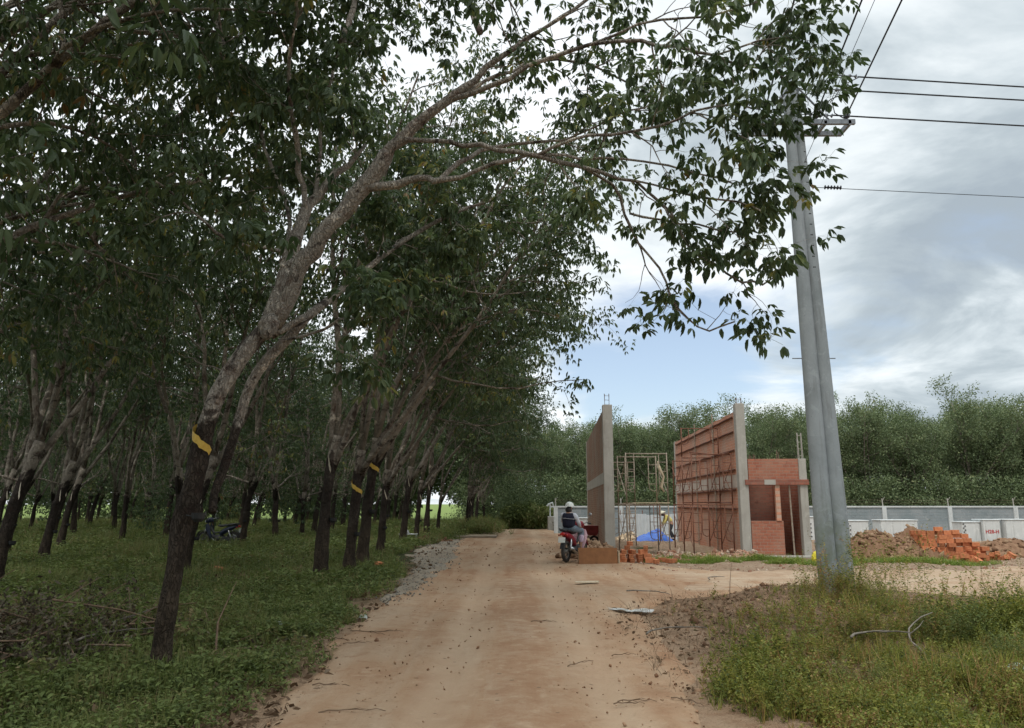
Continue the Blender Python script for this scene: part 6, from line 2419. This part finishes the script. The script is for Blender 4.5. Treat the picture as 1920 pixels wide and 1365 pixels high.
def figure(t, J, skin_m, top_m, leg_m, shoe_m, hair=True, sleeves=True):
    """J: joints of the posed skeleton (pelvis, waist, chest, neck, head, then L/R limbs)"""
    V, E, Rr = [], [], []
    chain(V, E, Rr, None, [J['pelvis'], J['waist'], J['chest'], J['upper'], J['neck'], J['jaw'], J['head'], J['crown']],
          [(.135, .11), (.115, .09), (.135, .095), (.11, .075), .048, (.062, .068), (.078, .090), (.058, .066)])
    for s in 'LR':
        w = chain(V, E, Rr, 3, [J['sh' + s], J['el' + s], J['wr' + s]], [.058, .042, .028])
        wr, hd = np.array(J['wr' + s], float), np.array(J['hand' + s], float)
        d = norm(hd - wr)
        side = norm(np.cross(d, (0, 0, 1)) + 1e-6)
        dn = np.cross(side, d)
        pm = chain(V, E, Rr, w, [wr + d * .045], [(.032, .018)])
        for k, (o_, l_) in enumerate(((-.027, .060), (-.009, .068), (.009, .066), (.026, .052))):
            q = wr + d * .09 + side * o_
            chain(V, E, Rr, pm, [q, q + d * l_ * .5 - dn * .012 * 1.0, q + d * l_ * .85 - dn * .034], [.010, .009, .007])
        q = wr + d * .03 + side * (-.035 if s == 'L' else .035)
        chain(V, E, Rr, pm, [q + d * .02, q + d * .05 - dn * .02], [.011, .008])
        l = chain(V, E, Rr, 0, [J['hip' + s], J['kn' + s], J['an' + s]], [.085, .055, .034])
        an, to = np.array(J['an' + s], float), np.array(J['toe' + s], float)
        chain(V, E, Rr, l, [an + (to - an) * .3 + np.array((0, 0, -.03)), to], [.038, .028])
    skin('body', V, E, Rr, skin_m, t, 2)
    # trousers
    V, E, Rr = [], [], []
    chain(V, E, Rr, None, [J['pelvis'], (np.array(J['pelvis']) + np.array(J['waist'])) / 2], [(.155, .125), (.135, .105)])
    for s in 'LR':
        k, a = np.array(J['kn' + s], float), np.array(J['an' + s], float)
        f = J.get('hem', .85)
        chain(V, E, Rr, 0, [J['hip' + s], (np.array(J['hip' + s]) + k) / 2, k, k + (a - k) * .5, k + (a - k) * f], [.105, .092, .074, .062, .054])
    skin('trousers', V, E, Rr, leg_m, t, 2)
    # shirt with sleeves
    V, E, Rr = [], [], []
    chain(V, E, Rr, None, [(np.array(J['pelvis']) * .6 + np.array(J['waist']) * .4), J['waist'], J['chest'], J['upper'], (np.array(J['upper']) * .35 + np.array(J['neck']) * .65)],
          [(.16, .13), (.145, .115), (.165, .12), (.155, .10), (.072, .068)])
    for s in 'LR':
        e, w = np.array(J['el' + s], float), np.array(J['wr' + s], float)
        chain(V, E, Rr, 3, [J['sh' + s], (np.array(J['sh' + s]) + e) / 2, e, e + (w - e) * .9], [.075, .060, .054, .042])
    skin('shirt', V, E, Rr, top_m, t, 2)
    for s in 'LR':
        an, to = np.array(J['an' + s], float), np.array(J['toe' + s], float)
        V, E, Rr = [], [], []
        dn = np.array((0, 0, -.045))
        chain(V, E, Rr, None, [an + dn * .4, an + (to - an) * .25 + dn, to + dn * .3 + norm(to - an) * .02], [.045, .048, (.042, .032)])
        skin('shoe', V, E, Rr, shoe_m, t, 2)
    # face
    hc, f, l = np.array(J['head'], float), norm(np.array(J['face'], float)), None
    l = norm(np.cross((0, 0, 1), f))
    u = np.cross(f, l)
    b = B()
    b.ball(hc + f * .088 + u * -.022, (.014, .012, .022), 8, 6)
    b.build('nose', skin_m, t, True)
    for s_ in (-1, 1):
        b = B(); b.ball(hc + f * .076 + l * .030 * s_ + u * .005, .011, 8, 6); b.build('eye', M_HAIR, t, True)
        b = B(); b.ball(hc + l * .080 * s_ - f * .005 - u * .01, (.014, .014, .030), 8, 6); b.build('ear', skin_m, t, True)
    b = B(); b.tube([hc + f * .078 + l * .022 - u * .052, hc + f * .084 - u * .054, hc + f * .078 - l * .022 - u * .052], .006, 6); b.build('mouth', plain('lips', (.28, .10, .09), None, .5), t, True)


def hard_hat(t, hc, f, r=.114, brim=.055):
    f = norm(np.array(f, float))
    b = B()
    n = 24
    vs, fs = [], []
    prof = [(0, 1.0), (.35, .95), (.66, .78), (.86, .52), (.96, .20), (1.0, -.05), (1.03, -.12), (.97, -.12)]
    l = norm(np.cross((0, 0, 1), f))
    for q, z in prof:
        for k in range(n):
            a = 2 * PI * k / n
            ext = (1 + .10 * math.cos(a)) if q < 1.02 else 1.1 + (brim / r) * max(0, math.cos(a)) ** 3
            d = (f * math.cos(a) * ext * 1.08 + l * math.sin(a)) * q * r
            vs.append(tuple(hc + d + np.array((0, 0, z * r * .95 + .03))))
    for i in range(len(prof) - 1):
        for k in range(n):
            fs.append((i * n + k, i * n + (k + 1) % n, (i + 1) * n + (k + 1) % n, (i + 1) * n + k))
    b.add(vs, fs)
    return b.build('helmet', M_HELM, t, True)


# rider, in the motorcycle's frame (x forward, y left)
J = dict(pelvis=(.22, 0, .865), waist=(.20, 0, .99), chest=(.22, 0, 1.11), upper=(.235, 0, 1.205), neck=(.25, 0, 1.265), jaw=(.275, 0, 1.315), head=(.272, 0, 1.365), crown=(.26, 0, 1.415),
         shL=(.24, .165, 1.20), elL=(.40, .25, 1.02), wrL=(.62, .26, .98), handL=(.75, .27, .985),
         shR=(.23, -.17, 1.20), elR=(.30, -.245, .985), wrR=(.47, -.215, .885), handR=(.58, -.19, .865),
         hipL=(.26, .11, .85), knL=(.64, .20, .80), anL=(.52, .27, .30), toeL=(.70, .30, .23),
         hipR=(.26, -.11, .85), knR=(.67, -.19, .79), anR=(.57, -.18, .37), toeR=(.75, -.19, .30),
         face=(.88, -.42, -.28), hem=.42)
rd_ = thing('person', 'person in a white helmet, navy vest and white sleeves sitting on the red motorcycle', 'person', (RX, RY, rz0), RZ)
figure(rd_, J, M_SKIN, M_SLEEVE, M_JEANS, M_SHOE)
V, E, Rr = [], [], []
chain(V, E, Rr, None, [(.215, 0, .85), (.20, 0, .97), (.218, 0, 1.10), (.232, 0, 1.19), (.238, 0, 1.235)], [(.195, .155), (.180, .145), (.205, .150), (.205, .130), (.120, .100)])
chain(V, E, Rr, 3, [(.238, .145, 1.205)], [.082])
chain(V, E, Rr, 3, [(.232, -.15, 1.205)], [.082])
skin('vest', V, E, Rr, M_NAVY, rd_)
b = B()
pts = []
for k in range(11):
    a = PI / 2 + PI * k / 10
    pts.append((.218 + .155 * math.cos(a), .200 * math.sin(a), 1.105 + .012 * math.sin(k * .6)))
b.tube(pts, .007, 6); b.build('reflective_piping', M_PIPING, rd_, True)
for s_, kn, an in ((-1, J['knR'], J['anR']), (1, J['knL'], J['anL'])):
    k, a = np.array(kn), np.array(an)
    V, E, Rr = [], [], []
    chain(V, E, Rr, None, [k + (a - k) * .22, k + (a - k) * .5, k + (a - k) * .78], [.075, .078, .060])
    skin('leg_wrap', V, E, Rr, M_SOCK, rd_)
hc = np.array(J['head'])
hard_hat(rd_, hc + np.array((-.005, 0, .035)), (.9, -.42, 0))
b = B(); b.ball(hc + np.array((-.035, .01, -.04)), (.078, .088, .092), 14, 10); b.build('hair', M_HAIR, rd_, True)
b = B(); b.tube([hc + np.array((-.02, .085, .01)), hc + np.array((.05, .06, -.09)), hc + np.array((.06, 0, -.12)), hc + np.array((.0, -.085, .01))], .005, 5); b.build('chin_strap', M_SEAT, rd_, True)

# the worker stooping by the hoarding
wk = thing('person', 'worker in a yellow shirt and pale hat stooping beside the blue tarpaulin', 'person', (7.55, 36.1, h1(7.55, 36.1)), R(180))
J = dict(pelvis=(0, 0, .80), waist=(.06, 0, .92), chest=(.17, 0, 1.04), upper=(.26, 0, 1.12), neck=(.33, 0, 1.17), jaw=(.39, 0, 1.17), head=(.42, 0, 1.21), crown=(.45, 0, 1.26),
         shL=(.26, .17, 1.10), elL=(.33, .20, .88), wrL=(.42, .14, .70), handL=(.48, .12, .60),
         shR=(.26, -.17, 1.10), elR=(.33, -.20, .88), wrR=(.43, -.14, .70), handR=(.49, -.12, .60),
         hipL=(0, .10, .78), knL=(.12, .14, .45), anL=(.02, .15, .09), toeL=(.20, .17, .045),
         hipR=(0, -.10, .78), knR=(.06, -.14, .44), anR=(-.16, -.15, .09), toeR=(.02, -.17, .045), face=(.8, 0, -.6), hem=.92)
M_YEL = plain('yellow_shirt', (.62, .52, .16), (.50, .40, .11), .8, 14)
M_BLKT = plain('black_trousers', (.022, .022, .026), (.035, .032, .03), .85, 14)
figure(wk, J, M_SKIN, M_YEL, M_BLKT, M_SHOE)
b = B(); b.tube([(.42, 0, 1.26), (.44, 0, 1.30), (.46, 0, 1.37)], [.19, .12, .01], 18); b.build('hat', plain('straw_hat', (.60, .56, .44), (.5, .46, .34), .8, 30), wk, True)
b = B(); b.ball((.40, 0, 1.20), (.075, .08, .08), 12, 8); b.build('hair', M_HAIR, wk, True)
# trestle in front of the worker
tr_ = thing('trestle', 'dark low trestle standing to the right of the stooping worker', 'trestle', (8.15, 36.0, h1(8.15, 36)))
b = B(); b.box((0, 0, .58), (.72, .14, .05)); b.build('top', M_BLKT, tr_)
for sx in (-.26, .26):
    for sy in (-.12, .12):
        b = B(); b.tube([(sx, 0, .57), (sx * 1.15, sy * 1.6, 0)], .028, 6); b.build('leg', M_BLKT, tr_)
